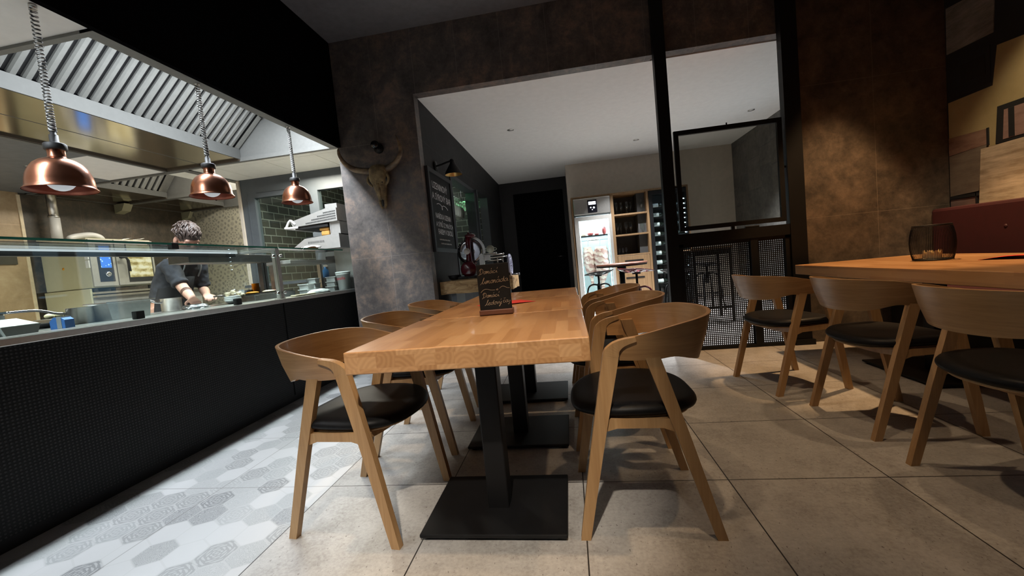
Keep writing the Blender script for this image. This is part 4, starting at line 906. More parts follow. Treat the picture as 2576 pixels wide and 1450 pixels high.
# ================================================================== TIMBER BLOCK AND SLICER
bm = bmesh.new(); bmesh.ops.create_cube(bm, size=1); bmesh.ops.subdivide_edges(bm, edges=list(bm.edges), cuts=9, use_grid_fill=True)
from mathutils import noise as mn
for v in bm.verts:
    p = Vector((-1.0+v.co.x*.80, 4.48+v.co.y*.52, .79+v.co.z*.14)); q = mn.noise_vector(p*5)*.011; q.x *= .4
    if v.co.z > .49: q.z *= .1
    if v.co.x < -.49: q.x = 0
    v.co = p+q
b = MB(); b.add([v.co.copy() for v in bm.verts], [tuple(v.index for v in f.verts) for f in bm.faces]); bm.free()
t = thing('timber_bar', 'thick rough timber slab bar against the passage wall under the menu board', 'timber bar', (0, 0, 0))
b.build('slab', M['timber'], t)
for xx in (-1.28, -.72):
    b = MB(); b.box(xx-.03, xx+.03, 4.3, 4.66, 0, .725); b.build('leg', M['grey_frame'], t)
t = thing('meat_slicer', 'wine red flywheel meat slicer standing on the timber slab', 'slicer', (-1.087, 4.36, .868))
b = MB(); b.bbox(-.12, .46, -.1, .12, 0, .03, .01); b.build('base', M['rubber'], t)
b = MB(); b.lathe([(.001, -.07), (.05, -.075), (.082, -.06), (.088, 0), (.088, .05), (.08, .06)], 32, 0, Matrix.Translation((0, 0, .105)) @ Matrix.Rotation(PI/2, 4, 'X'))
rings = []
for z, wx, wy in ((.1, .06, .045), (.2, .036, .036), (.3, .028, .032), (.4, .03, .032), (.455, .038, .036)):
    rings.append([Vector((.005+.03*(z-.1)+wx*math.cos(2*PI*k/20), wy*math.sin(2*PI*k/20)-.0, z)) for k in range(20)])
b.loft(rings); b.build('column', M['red_enamel'], t)
b = MB(); b.ball((.045, -.02, .468), .062, 20, 0, (1, .8, .42)); b.cyl((.03, -.02, .49), (.03, -.02, .505), .012); b.cyl((.06, -.02, .49), (.06, -.02, .5), .009); b.build('sharpener_cover', M['red_enamel'], t)
b = MB(); b.lathe([(.001, 0), (.11, .006), (.148, .0), (.148, -.003), (.001, -.004)], 64, 0, Matrix.Translation((.012, .06, .30)) @ Matrix.Rotation(PI/2, 4, 'X')); b.build('blade', M['blade'], t)
b = MB(); b.lathe([(.001, .02), (.03, .02), (.034, .012), (.034, 0)], 32, 0, Matrix.Translation((.005, -.06, .30)) @ Matrix.Rotation(PI/2, 4, 'X')); b.build('hub', M['white_pl'], t)
b = MB(); pts = [(.012+.158*math.cos(a), .06, .30+.158*math.sin(a)) for a in [math.radians(-48+i*6) for i in range(24)]]; b.tube(pts, 1, 4, 0, False, True, [(-.013, -.008), (.013, -.008), (.013, .008), (-.013, .008)]); b.build('blade_guard', M['steel'], t)
b = MB()
for z, x0, x1 in ((.252, .18, .32), (.235, .18, .40), (.205, .2, .43), (.175, .22, .38)): b.cyl((x0, -.05, z), (x1, -.05, z), .006); b.ball((x1, -.05, z), .011, 10)
b.box(.135, .185, -.07, -.03, .13, .25); b.box(.19, .25, -.06, -.03, .18, .24); b.box(.12, .2, -.06, -.03, .12, .135)
for xx in (.33, .39): b.cyl((xx, -.05, .145), (xx, -.05, .2), .006)
b.build('carriage', M['steel'], t)
b = MB(); b.cyl((.262, -.06, .30), (.262, -.035, .30), .042, 28); b.tube([(.262+.058*math.cos(a)*1.2, -.045, .297+.02*math.sin(a)) for a in [2*PI*i/20 for i in range(20)]], .003, 6, 0, True); b.build('thickness_dial', flat('pale_dial', (.55, .6, .5), .25), t)
b = MB(); cx, cz = .455, .105
b.tube([(cx, .105*math.cos(2*PI*i/40), cz+.112*math.sin(2*PI*i/40)) for i in range(40)], .014, 8, 0, True); b.tube([(cx, .072*math.cos(2*PI*i/30), cz+.078*math.sin(2*PI*i/30)) for i in range(30)], .005, 6, 0, True)
for k in range(6):
    a = 2*PI*k/6; b.cyl((cx, 0, cz), (cx, .105*math.cos(a), cz+.112*math.sin(a)), .008, 8); b.ball((cx, .052*math.cos(a+.5), cz+.055*math.sin(a+.5)), .018, 8, 0, (.5, 1, 1))
b.cyl((cx-.1, 0, cz), (cx+.02, 0, cz), .012); b.build('flywheel', flat('pale_lilac_enamel', (.45, .46, .62), .3), t)
b = MB(); b.cyl((cx+.01, -.02, cz-.10), (cx+.085, -.02, cz-.103), .009); b.ball((cx+.09, -.02, cz-.103), .013, 10); b.build('crank', M['steel_dark'], t)
b = MB(); b.lathe([(.04, 0), (.068, .02), (.074, .055), (.068, .055), (.06, .02), (.001, .012)], 28); o = b.build('bowl', M['rubber']); o.location = (-1.27, 4.38, .866); tag(o, 'small black bowl on the timber slab left of the slicer', 'bowl')

# ================================================================== CABINET WALL WITH FRIDGES
YF = 7.45
t = thing('cabinet_wall', 'oak cabinet unit with open glass shelves between the two fridges', 'cabinet', (0, 0, 0))
b = MB()
for x0, x1 in ((.133, .165), (.822, .875), (1.44, 1.478), (2.115, 2.15)): b.box(x0, x1, YF, 8.04, 0, 2.035)
b.box(.133, 2.15, YF, 8.04, 2.03, 2.065); b.build('frame', M['oak_cab'], t)
b = MB(); b.box(.875, 1.44, 7.98, 8.03, .87, 2.03); b.box(1.30, 1.44, YF+.15, 7.98, .88, 2.03); b.build('back_panel', flat('dark_cabinet_back', (.05, .05, .05), .6), t)
for z in (.93, 1.29, 1.655):
    b = MB(); b.box(.875, 1.44, YF+.005, 7.98, z, z+.028); b.build('shelf', M['oak_cab'], t)
for z0, z1 in ((.63, .925), (.05, .62)):
    b = MB(); b.bbox(.88, 1.435, YF, 7.95, z0, z1, .004); d_ = b.build('drawer', M['oak_cab'], t)
    b = MB(); b.box(1.0, 1.32, YF-.012, YF+.01, z1-.10, z1-.075); b.build('handle', M['black_metal'], d_)
def wine_glass(scale, flip=False):
    b = MB(); pr = [(.03, 0), (.031, .003), (.004, .008), (.0035, .07), (.02, .085), (.034, .12), (.032, .17), (.027, .2)]
    if flip: pr = [(r, -z) for r, z in pr]
    b.lathe([(r*scale, z*scale) for r, z in pr], 16, 0, None, True, False); return b
gobj = {}
def glasses(name, label, group, spots_, scale=1.0, flip=False, mat_='glass'):
    first = None
    for p in spots_:
        if first is None: o = first = wine_glass(scale, flip).build(name, M[mat_])
        else: o = first.copy(); COL.objects.link(o)
        o.location = p; tag(o, label, 'glass', group)
glasses('wine_glass', 'clear wine glass on the top shelf of the oak unit', 'wine glasses on the top shelf', [(.94, 7.6, 1.683), (1.03, 7.66, 1.683), (1.12, 7.58, 1.683), (1.37, 7.55, 1.683), (1.2, 7.7, 1.683)], 1.1)
glasses('wine_glass', 'clear wine glass on the middle shelf of the oak unit', 'wine glasses on the middle shelf', [(.93, 7.58, 1.318), (1.0, 7.68, 1.318), (1.08, 7.56, 1.318), (1.17, 7.62, 1.318), (1.36, 7.56, 1.318)], 1.1)
glasses('tumbler', 'small clear glass on the lowest open shelf of the oak unit', 'glasses on the lowest shelf', [(.93, 7.56, .958), (1.0, 7.62, .958), (1.05, 7.54, .958)], .6)
# meat ageing fridge
t = thing('meat_fridge', 'bright glass door fridge with hanging meat at the left of the oak unit', 'fridge', (0, 0, 0))
b = MB(); b.box(.17, .82, YF+.02, 8.03, 0, .1); b.box(.17, .82, YF+.02, 8.03, 1.74, 2.02); b.build('casing', M['steel_dark'], t)
b = MB(); b.bbox(.168, .82, YF-.03, YF+.03, 1.735, 2.025, .012); cp = b.build('control_panel', M['steel'], t)
b = MB(); b.box(.42, .585, YF-.034, YF-.029, 1.76, 1.985); sc_ = b.build('display', flat('display_black', (.01, .01, .015), .2), cp)
b = MB(); b.box(.44, .565, YF-.036, YF-.033, 1.9, 1.955); b.cyl((.475, YF-.036, 1.85), (.475, YF-.033, 1.85), .012, 12); b.cyl((.53, YF-.036, 1.845), (.53, YF-.033, 1.845), .017, 12); b.cyl((.5, YF-.036, 1.81), (.5, YF-.033, 1.81), .009, 12); b.build('lit_digits', glow('display_glow', (.85, .88, 1), 3.0), sc_)
b = MB()
for x0, x1, z0, z1 in ((.168, .24, .1, 1.70), (.772, .822, .1, 1.70), (.24, .772, 1.63, 1.70), (.24, .772, .1, .19)): b.box(x0, x1, YF-.03, YF+.02, z0, z1)
do = b.build('door', M['steel_lit'], t)
b = MB(); b.box(.24, .772, YF-.008, YF-.002, .19, 1.63); b.build('glass', M['glass'], do)
inn = flat('fridge_white_liner', (.72, .80, .82), .35, 0, .03)
b = MB(); b.box(.17, .2, YF+.02, 8.0, .1, 1.74); b.box(.79, .82, YF+.02, 8.0, .1, 1.74); b.box(.2, .79, 7.97, 8.0, .1, 1.74); b.box(.2, .79, YF+.02, 7.97, .1, .13); b.box(.2, .79, YF+.02, 7.97, 1.71, 1.74); b.build('liner', inn, t)
b = MB(); b.box(.745, .755, YF+.04, YF+.055, .2, 1.6); b.box(.25, .258, YF+.04, YF+.05, .2, 1.6); b.build('light_strip', glow('fridge_led', (.75, .93, 1), 16), t)
b = MB()
for i in range(12): b.box(.2, .79, YF+.06+i*.04, YF+.066+i*.04, 1.345, 1.352)
b.box(.2, .79, YF+.05, YF+.065, 1.34, 1.36); b.build('wire_shelf', M['chrome'], t)
b = MB(); b.cyl((.21, 7.7, 1.28), (.78, 7.7, 1.28), .012); b.build('hanging_rail', M['chrome'], t)
lf = bpy.data.lights.new('fridge_lamp', 'AREA'); lf.shape = 'RECTANGLE'; lf.size = .5; lf.size_y = .3; lf.energy = 14; lf.color = (.76, .93, 1.0)
o = bpy.data.objects.new('fridge_lamp', lf); COL.objects.link(o); o.location = (.5, 7.7, 1.70); o.rotation_euler = (0, 0, 0)
def carcass(label, x, y, ztop, zbot, rx, ry, seed):
    r_ = random.Random(seed); rings = []; n = 18
    for i in range(n+1):
        f = i/n; z = ztop+(zbot-ztop)*f; k = (.45+.75*math.sin(PI*min(1, f*1.15+.12))**.7)*(1-.45*max(0, f-.6)/.4)
        rings.append([Vector((x+.05*(f-.4)*(1 if seed % 2 else -.3)+rx*k*math.cos(2*PI*j/20)*(1+.16*r_.uniform(-1, 1)), y+ry*k*math.sin(2*PI*j/20), z)) for j in range(20)])
    t = thing('side_of_meat', label, 'meat', (0, 0, 0), 0, 'meat hanging in the fridge')
    b = MB(); b.loft(rings); b.build('flesh', ribs, t)
    b = MB(); b.tube([(x, y, ztop-.02), (x, y, ztop+.05), (x+.012, y, 1.285), (x, y, 1.296)], .004, 6); b.build('hook', M['chrome'], t)
g = G('marbled_meat'); X, Y, Z = g.sep(g.obj()); n_ = g.noise(g.obj(), 14, 5); rb = g.m('SINE', g.m('ADD', g.m('ADD', g.m('MULTIPLY', Z, 58), g.m('MULTIPLY', X, 22)), g.m('MULTIPLY', g.noise(g.obj(), 7, 4), 16)))
ribs = g.set(g.mix(g.m('MULTIPLY', g.m('GREATER_THAN', g.m('ADD', rb, g.m('MULTIPLY', n_, 2.2)), 1.35), .6), g.ramp(n_, [(.35, (.62, .42, .36)), (.6, (.75, .62, .55))]), (.26, .05, .05)), .4)
carcass('long rack of ribs hanging at the left inside the bright fridge', .385, 7.68, 1.16, .42, .085, .09, 1)
carcass('pale side of meat hanging at the right inside the bright fridge', .60, 7.66, 1.15, .30, .12, .1, 2)
for i, (x, wx, hz, m_) in enumerate(((.30, .06, .06, 'fat'), (.44, .055, .075, 'meat'), (.555, .04, .05, 'meat'), (.69, .04, .16, 'meat'))):
    b = MB(); b.ball((x, 7.6, 1.353+hz/2), .5, 14, 0, (wx*2, .14, hz)); o = b.build('meat_cut', M[m_])
    tag(o, ['pale fatty meat cut at the left of the fridge shelf', 'dark red meat cut in the middle of the fridge shelf', 'small dark meat cut right of the middle on the fridge shelf', 'tall dark meat cut at the right of the fridge shelf'][i], 'meat', 'cuts on the fridge shelf')
# wine fridge
t = thing('wine_fridge', 'tall black wine fridge with glass door and blue white light dots', 'fridge', (0, 0, 0))
b = MB(); b.box(1.482, 2.112, 7.98, 8.03, 0, 2.02); b.box(1.482, 1.5, YF+.03, 7.98, 0, 2.02); b.box(2.095, 2.112, YF+.03, 7.98, 0, 2.02); b.box(1.5, 2.095, YF+.03, 7.98, 2.0, 2.02); b.box(1.5, 2.095, YF+.03, 7.98, 0, .1); b.build('casing', M['black_metal'], t)
b = MB()
for x0, x1, z0, z1 in ((1.482, 1.54, .05, 2.02), (2.085, 2.112, .05, 2.02), (1.54, 2.085, 1.95, 2.02), (1.54, 2.085, .05, .12)): b.box(x0, x1, YF-.02, YF+.03, z0, z1)
do = b.build('door', M['black_metal'], t)
b = MB(); b.box(1.54, 2.085, YF-.004, YF+.002, .12, 1.95); b.build('glass', M['glass'], do)
led = glow('led_dots', (.62, .8, 1), 60)
for i in range(17):
    b = MB(); b.ball((2.07, YF+.02, 1.835-.0835*i), .0075, 8); b.build('led', led, t)
for i in range(9):
    b = MB(); z = 1.74-.17*i
    for k in range(6): b.box(1.5, 2.095, YF+.08+k*.08, YF+.09+k*.08, z-.008, z)
    b.build('rack', M['dark_metal'], t)
lf = bpy.data.lights.new('wine_fridge_lamp', 'POINT'); lf.energy = .5; lf.color = (.6, .8, 1); lf.shadow_soft_size = .05
o = bpy.data.objects.new('wine_fridge_lamp', lf); COL.objects.link(o); o.location = (1.8, YF+.07, 1.9)
lf2 = lf.copy(); o = bpy.data.objects.new('wine_fridge_lamp', lf2); COL.objects.link(o); o.location = (1.95, YF+.06, .95)
bt = flat('dark_bottle', (.01, .014, .01), .12); lb = flat('paper_label', (.85, .88, .92), .6, 0, .1)
def bottle(label, x, z):
    t = thing('wine_bottle', label, 'bottle', (x, YF+.17, z+.037), 0, 'wine bottles in the wine fridge')
    b = MB(); b.lathe([(.001, 0), (.035, .002), (.037, .02), (.037, .19), (.03, .215), (.014, .245), (.014, .29), (.015, .3), (.001, .3)], 20, 0, Matrix.Rotation(PI/2, 4, 'Y')); b.build('glass_body', bt, t)
    b = MB(); b.lathe([(.0375, .06), (.0375, .155)], 20, 0, Matrix.Rotation(PI/2, 4, 'Y'), True, False); b.build('paper_label', lb, t); return t
b0 = None; names = ['first', 'second', 'third', 'fourth', 'fifth', 'sixth', 'seventh', 'eighth', 'ninth']
for i in range(9):
    for j, x in enumerate((1.515, 1.80)):
        lab = 'dark wine bottle lying %s in the %s rack of the wine fridge from the top' % (('left', 'right')[j], names[i])
        z = 1.74-.17*i
        if b0 is None: b0 = bottle(lab, x, z)
        else: copy_tree(b0, (x, YF+.17, z+.037), 0, lab)

# ================================================================== BACK ROOM TABLES AND STOOLS
t = thing('bar_table', 'round high table with dark top in front of the bright fridge', 'table', (.70, 5.6, 0))
b = MB(); b.cyl((0, 0, .83), (0, 0, .855), .335, 48); b.build('top', M['dark_wood'], t)
b = MB(); b.cyl((0, 0, .815), (0, 0, .83), .33, 48); b.cyl((0, 0, .02), (0, 0, .82), .035); b.cyl((0, 0, 0), (0, 0, .025), .24, 36); b.cyl((0, 0, .76), (0, 0, .815), .06, 20); b.build('pedestal', M['black_metal'], t)
def tractor_stool(label, loc, rz, mat_, zs=.74):
    t = thing('stool', label, 'stool', loc, rz, 'stools with curved legs')
    b = MB(); R_ = 14; n = 24; vs = []; fs = []
    for i in range(R_+1):
        u = i/R_
        for j in range(n+1):
            a = 2*PI*j/n; r = .21*u*(1+.12*math.cos(2*a)-.10*max(0, math.cos(a))**3)
            vs.append((r*math.cos(a), r*math.sin(a), zs+.07*u**2.4*(.55-.45*math.cos(a))-.006*u*math.cos(a*2)))
    for i in range(R_):
        for j in range(n):
            if 7 < i < 12 and j % 3 == 1: continue
            fs.append((i*(n+1)+j, i*(n+1)+j+1, (i+1)*(n+1)+j+1, (i+1)*(n+1)+j))
    b.add(vs, fs, 0, True); o = b.build('seat', mat_, t); md = o.modifiers.new('thick', 'SOLIDIFY'); md.thickness = .006
    b = MB(); b.cyl((0, 0, .42), (0, 0, zs+.005), .014); b.cyl((0, 0, zs-.02), (0, 0, zs), .05, 20); b.cyl((0, 0, .42), (0, 0, .54), .03); b.build('screw', M['black_metal'], t)
    for k in range(4):
        a = PI/4+PI/2*k; c, s = math.cos(a), math.sin(a)
        b = MB(); b.tube(smoothpath([(.02*c, .02*s, .55), (.1*c, .1*s, .56), (.165*c, .165*s, .5), (.19*c, .19*s, .3), (.225*c, .225*s, .004)], 5), .012, 8); b.build('leg', mat_, t)
    b = MB(); b.tube([(.2*math.cos(2*PI*i/32), .2*math.sin(2*PI*i/32), .24) for i in range(32)], .008, 6, 0, True); b.build('foot_ring', mat_, t)
    return t
tractor_stool('wine red stool with pierced tractor seat beside the round dark table', (.80, 5.05, 0), .4, M['red_enamel'])
tractor_stool('black stool with curved legs behind the round dark table', (.42, 6.1, 0), 2.4, M['black_metal'], .7)
t = thing('bar_table', 'small square topped wooden bar table behind the wire mesh', 'table', (1.78, 5.6, 0))
b = MB(); b.bbox(-.25, .25, -.25, .25, .925, .955, .004); b.build('top', M['oak_cab'], t)
for sx in (-1, 1):
    for sy in (-1, 1):
        b = MB(); b.box(sx*.22-.015, sx*.22+.015, sy*.22-.015, sy*.22+.015, 0, .925); b.build('leg', M['black_metal'], t)
b = MB(); b.box(-.22, .22, -.23, -.21, .86, .925); b.box(-.22, .22, .21, .23, .86, .925); b.box(-.22, .22, -.23, -.21, .18, .205); b.build('apron', M['black_metal'], t)
tractor_stool('black stool with curved legs behind the wire mesh, left of the small bar table', (1.30, 5.2, 0), 1.2, M['black_metal'], .68)
tractor_stool('black stool with curved legs behind the wire mesh, beyond the small bar table', (2.05, 6.45, 0), .2, M['black_metal'], .68)
# bar room: hanging glasses lit green
t = thing('glass_rack', 'metal hanging rack for glasses seen in green light through the wall opening', 'rack', (0, 0, 0))
b = MB()
for xx in (-1.76, -1.68): b.cyl((xx, 5.55, 2.10), (xx, 6.85, 2.10), .006)
for yy in (5.6, 6.2, 6.8): b.cyl((-1.76, yy, 2.10), (-1.68, yy, 2.10), .005); b.cyl((-1.72, yy, 2.10), (-1.72, yy, 2.79), .006)
b.build('rails', M['chrome'], t)
b = MB(); b.box(-1.8, -1.64, 6.75, 6.9, 1.95, 2.12); b.build('end_box', M['steel'], t)
glasses('hanging_wine_glass', 'stemmed glass hanging upside down in green light behind the wall opening', 'glasses hanging in the bar', [(-1.68-.08*(i % 2), 5.62+.062*i, 2.105) for i in range(18)], 1.45, True, 'glass_green')

# ================================================================== KITCHEN: OVEN WALL
OX0, OX1, OY0, OY1 = -6.33, -5.63, 4.08, 4.83
t = thing('combi_oven', 'steel combi oven with blue touch screen and glowing window behind the cook', 'oven', (0, 0, 0))
b = MB(); b.bbox(OX0, OX1-.02, OY0, OY1, 1.176, 1.78, .008); b.build('body', M['cream_pl'], t)
b = MB(); b.bbox(OX1-.02, OX1, OY0+.005, 4.352, 1.19, 1.765, .004); b.build('control_column', M['steel_lit'], t)
b = MB(); b.bbox(OX1-.004, OX1+.006, 4.155, 4.318, 1.245, 1.70, .003); pn = b.build('control_panel', flat('oven_panel_black', (.012, .016, .03), .2), t)
g = G('oven_touch_screen'); o_ = g.obj(); X, Y, Z = g.sep(o_); n_ = g.voro(g.scale(o_, (1, 34, 26)), 1.0)
c_ = g.mix(g.m('LESS_THAN', n_, .26), (.03, .20, .75), (.45, .75, 1)); g.set((.02, .02, .03), .2); g.put(g.b.inputs['Emission Color'], c_); g.b.inputs['Emission Strength'].default_value = 1.3
b = MB(); b.box(OX1+.006, OX1+.008, 4.18, 4.295, 1.415, 1.68); b.build('touch_screen', g.mat, pn)
b = MB(); b.lathe([(.033, 0), (.033, .012), (.024, .018), (.012, .018), (.001, .012)], 28, 0, Matrix.Translation((OX1+.006, 4.245, 1.335)) @ Matrix.Rotation(PI/2, 4, 'Y')); b.build('dial', M['chrome'], pn)
b = MB(); b.bbox(OX1-.02, OX1+.008, 4.36, OY1, 1.19, 1.765, .006); do = b.build('door', M['steel_lit'], t)
b = MB(); b.box(OX1+.008, OX1+.011, 4.475, 4.80, 1.225, 1.72); b.build('window_frame', M['rubber'], do)
g = G('oven_lit_window'); o_ = g.obj(); X, Y, Z = g.sep(o_)
rk = g.m('SINE', g.m('MULTIPLY', Z, 72)); nn = g.noise(g.scale(o_, (1, 9, 14)), 1, 4, .6)
c_ = g.ramp(g.m('ADD', nn, g.m('MULTIPLY', rk, .10)), [(.34, (.32, .24, .08)), (.5, (.78, .66, .33)), (.62, (1, .93, .66))]); g.set((.05, .04, .02), .15)
g.put(g.b.inputs['Emission Color'], c_); g.b.inputs['Emission Strength'].default_value = .85
b = MB(); b.box(OX1+.011, OX1+.013, 4.49, 4.785, 1.285, 1.705); b.build('lit_window', g.mat, do)
b = MB(); b.cyl((OX1+.008, 4.42, 1.54), (OX1+.06, 4.42, 1.54), .012); b.tube([(OX1+.06, 4.36, 1.54), (OX1+.062, 4.43, 1.54), (OX1+.06, 4.455, 1.50), (OX1+.06, 4.46, 1.36)], .014, 8); b.build('handle', M['rubber'], do)
b = MB(); b.bbox(OX1-.06, OX1-.01, OY0-.012, OY0+.002, 1.52, 1.62, .003); b.bbox(OX1-.06, OX1-.01, OY0-.012, OY0+.002, 1.42, 1.51, .003); b.build('hinge_cover', M['white_pl'], t)
b = MB(); b.cyl((OX0+.3, OY0-.002, 1.44), (OX0+.3, OY0+.002, 1.44), .016, 12); b.build('warning_dot', M['yellow'], t)
t = thing('oven_stand', 'steel stand with racks carrying the combi oven', 'stand', (0, 0, 0))
b = MB(); b.box(OX0, OX1, OY0, OY1+.8, 1.10, 1.125); b.box(OX0, OX1+.02, OY0, OY1+.8, 1.06, 1.085); b.build('top', M['steel'], t)
b = MB(); b.box(OX0, OX1-.05, OY0+.01, OY1+.7, .05, 1.06); b.build('cabinet', M['lit_steel_panel'], t)
b = MB()
for x in (OX0+.04, OX1-.06):
    for y in (OY0+.05, OY1-.05): b.cyl((x, y, 1.125), (x, y, 1.177), .025, 12)
b.build('foot', M['rubber'], t)
b = MB(); b.box(OX0, OX1-.04, OY0-.02, OY0, .7, 1.17); b.build('side_panel', M['cream_pl'], t)
t = thing('exhaust_pipe', 'pale vertical exhaust pipe between the oven top and the hood', 'pipe', (-6.22, 4.2, 1.78))
b = MB(); b.cyl((0, 0, 0), (0, 0, .32), .05, 20); b.build('lower_pipe', M['white_pl'], t)
b = MB(); b.cyl((0, 0, .32), (0, 0, .62), .046, 20); b.cyl((0, 0, .31), (0, 0, .335), .054, 20); b.build('upper_pipe', M['steel'], t)
b = MB(); b.tube(smoothpath([(-5.95, 4.12, 1.80), (-5.95, 4.2, 1.83), (-5.9, 4.32, 1.85), (-5.88, 4.40, 1.83), (-5.9, 4.46, 1.79)], 5), [.02, .03, .034, .036, .036, .037, .037, .037, .037, .037, .036, .036, .035, .035, .034, .034, .033, .03, .028, .024, .02], 10)
o = b.build('hose', M['white_pl']); tag(o, 'thick white hose bending on top of the combi oven', 'hose')
b = MB()
for i in range(6): b.cyl((-5.9+.03*(i % 3), 4.5+.05*i, 1.785+.006*(i % 2)), (-5.8+.02*(i % 2), 4.62+.05*i, 1.80+.012*((i*7) % 3)), .007, 6)
b.bbox(-5.95, -5.75, 4.48, 4.8, 1.78, 1.788, .002); o = b.build('wire_tray', M['steel']); tag(o, 'low steel tray with utensils on top of the combi oven', 'tray')
b = MB(); b.bbox(-6.372, -6.35, 3.0, 3.88, 1.53, 1.70, .003); o = b.build('knife_board', flat('dark_olive_board', (.05, .045, .03), .5)); tag(o, 'dark wall board on the brightly lit wall at the far left of the kitchen', 'board')
# white brackets under the wall hoods
for y, lab in ((5.02, 'pale bracket on the kitchen wall under the beam between the wall hoods'), (6.04, 'pale bracket in the kitchen corner under the far wall hood')):
    b = MB(); b.prism([(-6.38, 2.38), (-6.2, 2.38), (-6.26, 2.28), (-6.38, 2.25)], 'y', y, y+.12); o = b.build('hood_bracket', M['cream_pl']); tag(o, lab, 'bracket')
# spice shelf on the patterned wall
t = thing('spice_shelf', 'white wall shelf with pale green jars on the patterned kitchen wall', 'shelf', (-4.75, 6.02, 1.42))
b = MB(); b.bbox(-.22, .3, -.12, .08, 0, .04, .004); b.build('board', M['white_pl'], t)
jm = flat('pale_green_jar', (.42, .52, .27), .4)
for i in range(4):
    b = MB(); b.lathe([(.035, 0), (.035, .10), (.026, .115), (.026, .13), (.001, .131)], 16); o = b.build('spice_jar', jm); o.location = (-4.88+.115*i, 6.0, 1.46); tag(o, 'pale green spice jar standing on the white wall shelf', 'jar', 'jars on the kitchen wall shelf')

# ================================================================== THINGS ON THE COUNTER
ZC = .88
def pot(name, label, x, y, r, h_, hdir, hlen, group=None):
    t = thing(name, label, 'pot', (x, y, ZC), 0, group)
    b = MB(); b.lathe([(.001, 0), (r*.96, 0), (r, .006), (r, h_), (r+.004, h_+.002), (r-.003, h_), (r-.003, .006), (.001, .005)], 36); b.build('body', M['steel'], t)
    d = Vector((hdir[0], hdir[1], 0)).normalized(); p = [d*r+Vector((0, 0, h_*.72)), d*(r+.04)+Vector((0, 0, h_*.80)), d*(r+hlen*.5)+Vector((0, 0, h_*.95+.012)), d*(r+hlen)+Vector((0, 0, h_*.98+.012))]
    b = MB(); b.tube(smoothpath(p, 5), .0075, 8); b.build('handle', M['chrome'], t); return t
pot('saucepan', 'steel saucepan with long handle behind the blue carton on the counter', -2.86, 1.98, .058, .095, (-.35, -1, 0), .22)
pot('saucepan', 'steel saucepan with long handle in front of the cook', -2.96, 2.62, .062, .095, (-.2, -1, 0), .2)
pot('saucepan', 'low saucepan with raised handle right of the cook', -3.0, 3.28, .06, .06, (-.1, -1, .4), .17)
t = thing('food_pan', 'deep rectangular steel food pan on the counter beside the left saucepan', 'pan', (-2.78, 2.14, ZC))
b = MB(); b.prism([(-.11, 0), (.11, 0), (.125, .105), (-.125, .105)], 'x', -.07, .07); b.build('body', M['steel'], t)
b = MB(); b.bbox(-.085, .085, -.14, .145, .103, .111, .002); b.build('rim', M['chrome'], t)
t = thing('blue_carton', 'small blue and grey carton standing at the front of the counter', 'carton', (-2.58, 1.705, ZC), .2); t.scale = (.8, .8, .78)
b = MB(); b.prism([(-.045, 0), (.045, 0), (.045, .055), (.02, .075), (-.02, .075), (-.045, .05)], 'y', -.03, .03); b.build('box', M['blue'], t)
b = MB(); b.box(-.002, .026, -.0315, .0315, .001, .0765); b.build('grey_panel', flat('grey_print', (.33, .33, .34), .6), t)
t = thing('takeaway_box', 'open white takeaway box lying on the counter at the left', 'box', (-2.6, 1.52, ZC), .1)
b = MB(); b.prism([(-.06, 0), (.06, 0), (.075, .042), (-.075, .042)], 'x', -.06, .06); b.build('tray', M['white_pl'], t)
b = MB(); b.bbox(-.058, .058, -.072, .072, -.004, .004, .002, 0, Matrix.Translation((.0, 0, .056)) @ Matrix.Rotation(math.radians(16), 4, 'Y')); b.build('lid', M['white_cloth'], t)
t = thing('salad_tub', 'clear tub of pale green salad at the left end of the counter view', 'tub', (-2.62, 1.375, ZC))
b = MB(); b.bbox(-.07, .07, -.055, .055, 0, .055, .006); b.build('tub', M['steel'], t)
b = MB(); rr = random.Random(5)
for i in range(26): b.ball((rr.uniform(-.055, .055), rr.uniform(-.045, .045), .058+rr.uniform(0, .022)), rr.uniform(.012, .02), 8, 0, (1.2, 1, .6))
o = b.build('salad', flat('pale_lettuce', (.50, .55, .20), .6, 0, .25, 60), t); o['kind'] = 'stuff'
b = MB(); b.lathe([(.001, 0), (.1, 0), (.13, .028), (.126, .028), (.098, .004), (.001, .004)], 36); b.tube([(.0, -.12, .025), (.0, -.2, .035), (0, -.27, .04)], .009, 8); o = b.build('frying_pan', M['rubber']); o.location = (-2.98, 1.86, ZC); tag(o, 'black frying pan lying behind the white takeaway box', 'pan')
for i in range(8):
    b = MB(); b.ball((0, 0, .016), .02, 12, 0, (1, 1.15, .8)); o = b.build('bread_roll', flat('pale_bread', (.66, .6, .36), .7) if i == 0 else bpy.data.materials['pale_bread']); o.location = (-3.05, 1.86+.045*i+(.12 if i > 3 else .1), ZC+.045); tag(o, 'small pale roll in the row on the steel tray', 'roll', 'rolls on the tray behind the saucepan')
b = MB(); b.bbox(-3.11, -2.99, 1.92, 2.36, ZC+.001, ZC+.045, .003); o = b.build('roll_tray', M['steel']); tag(o, 'steel tray carrying a row of pale rolls behind the saucepan', 'tray')
t = thing('steel_bin', 'lidded steel bin at the back of the counter left of the frying pan', 'bin', (-3.0, 1.60, ZC))
b = MB(); b.bbox(-.08, .08, -.1, .1, 0, .10, .006); b.build('bin', M['steel'], t)
b = MB(); b.bbox(-.085, .085, -.105, .105, .10, .112, .003); b.build('lid', M['chrome'], t)
bpy.context.view_layer.update()
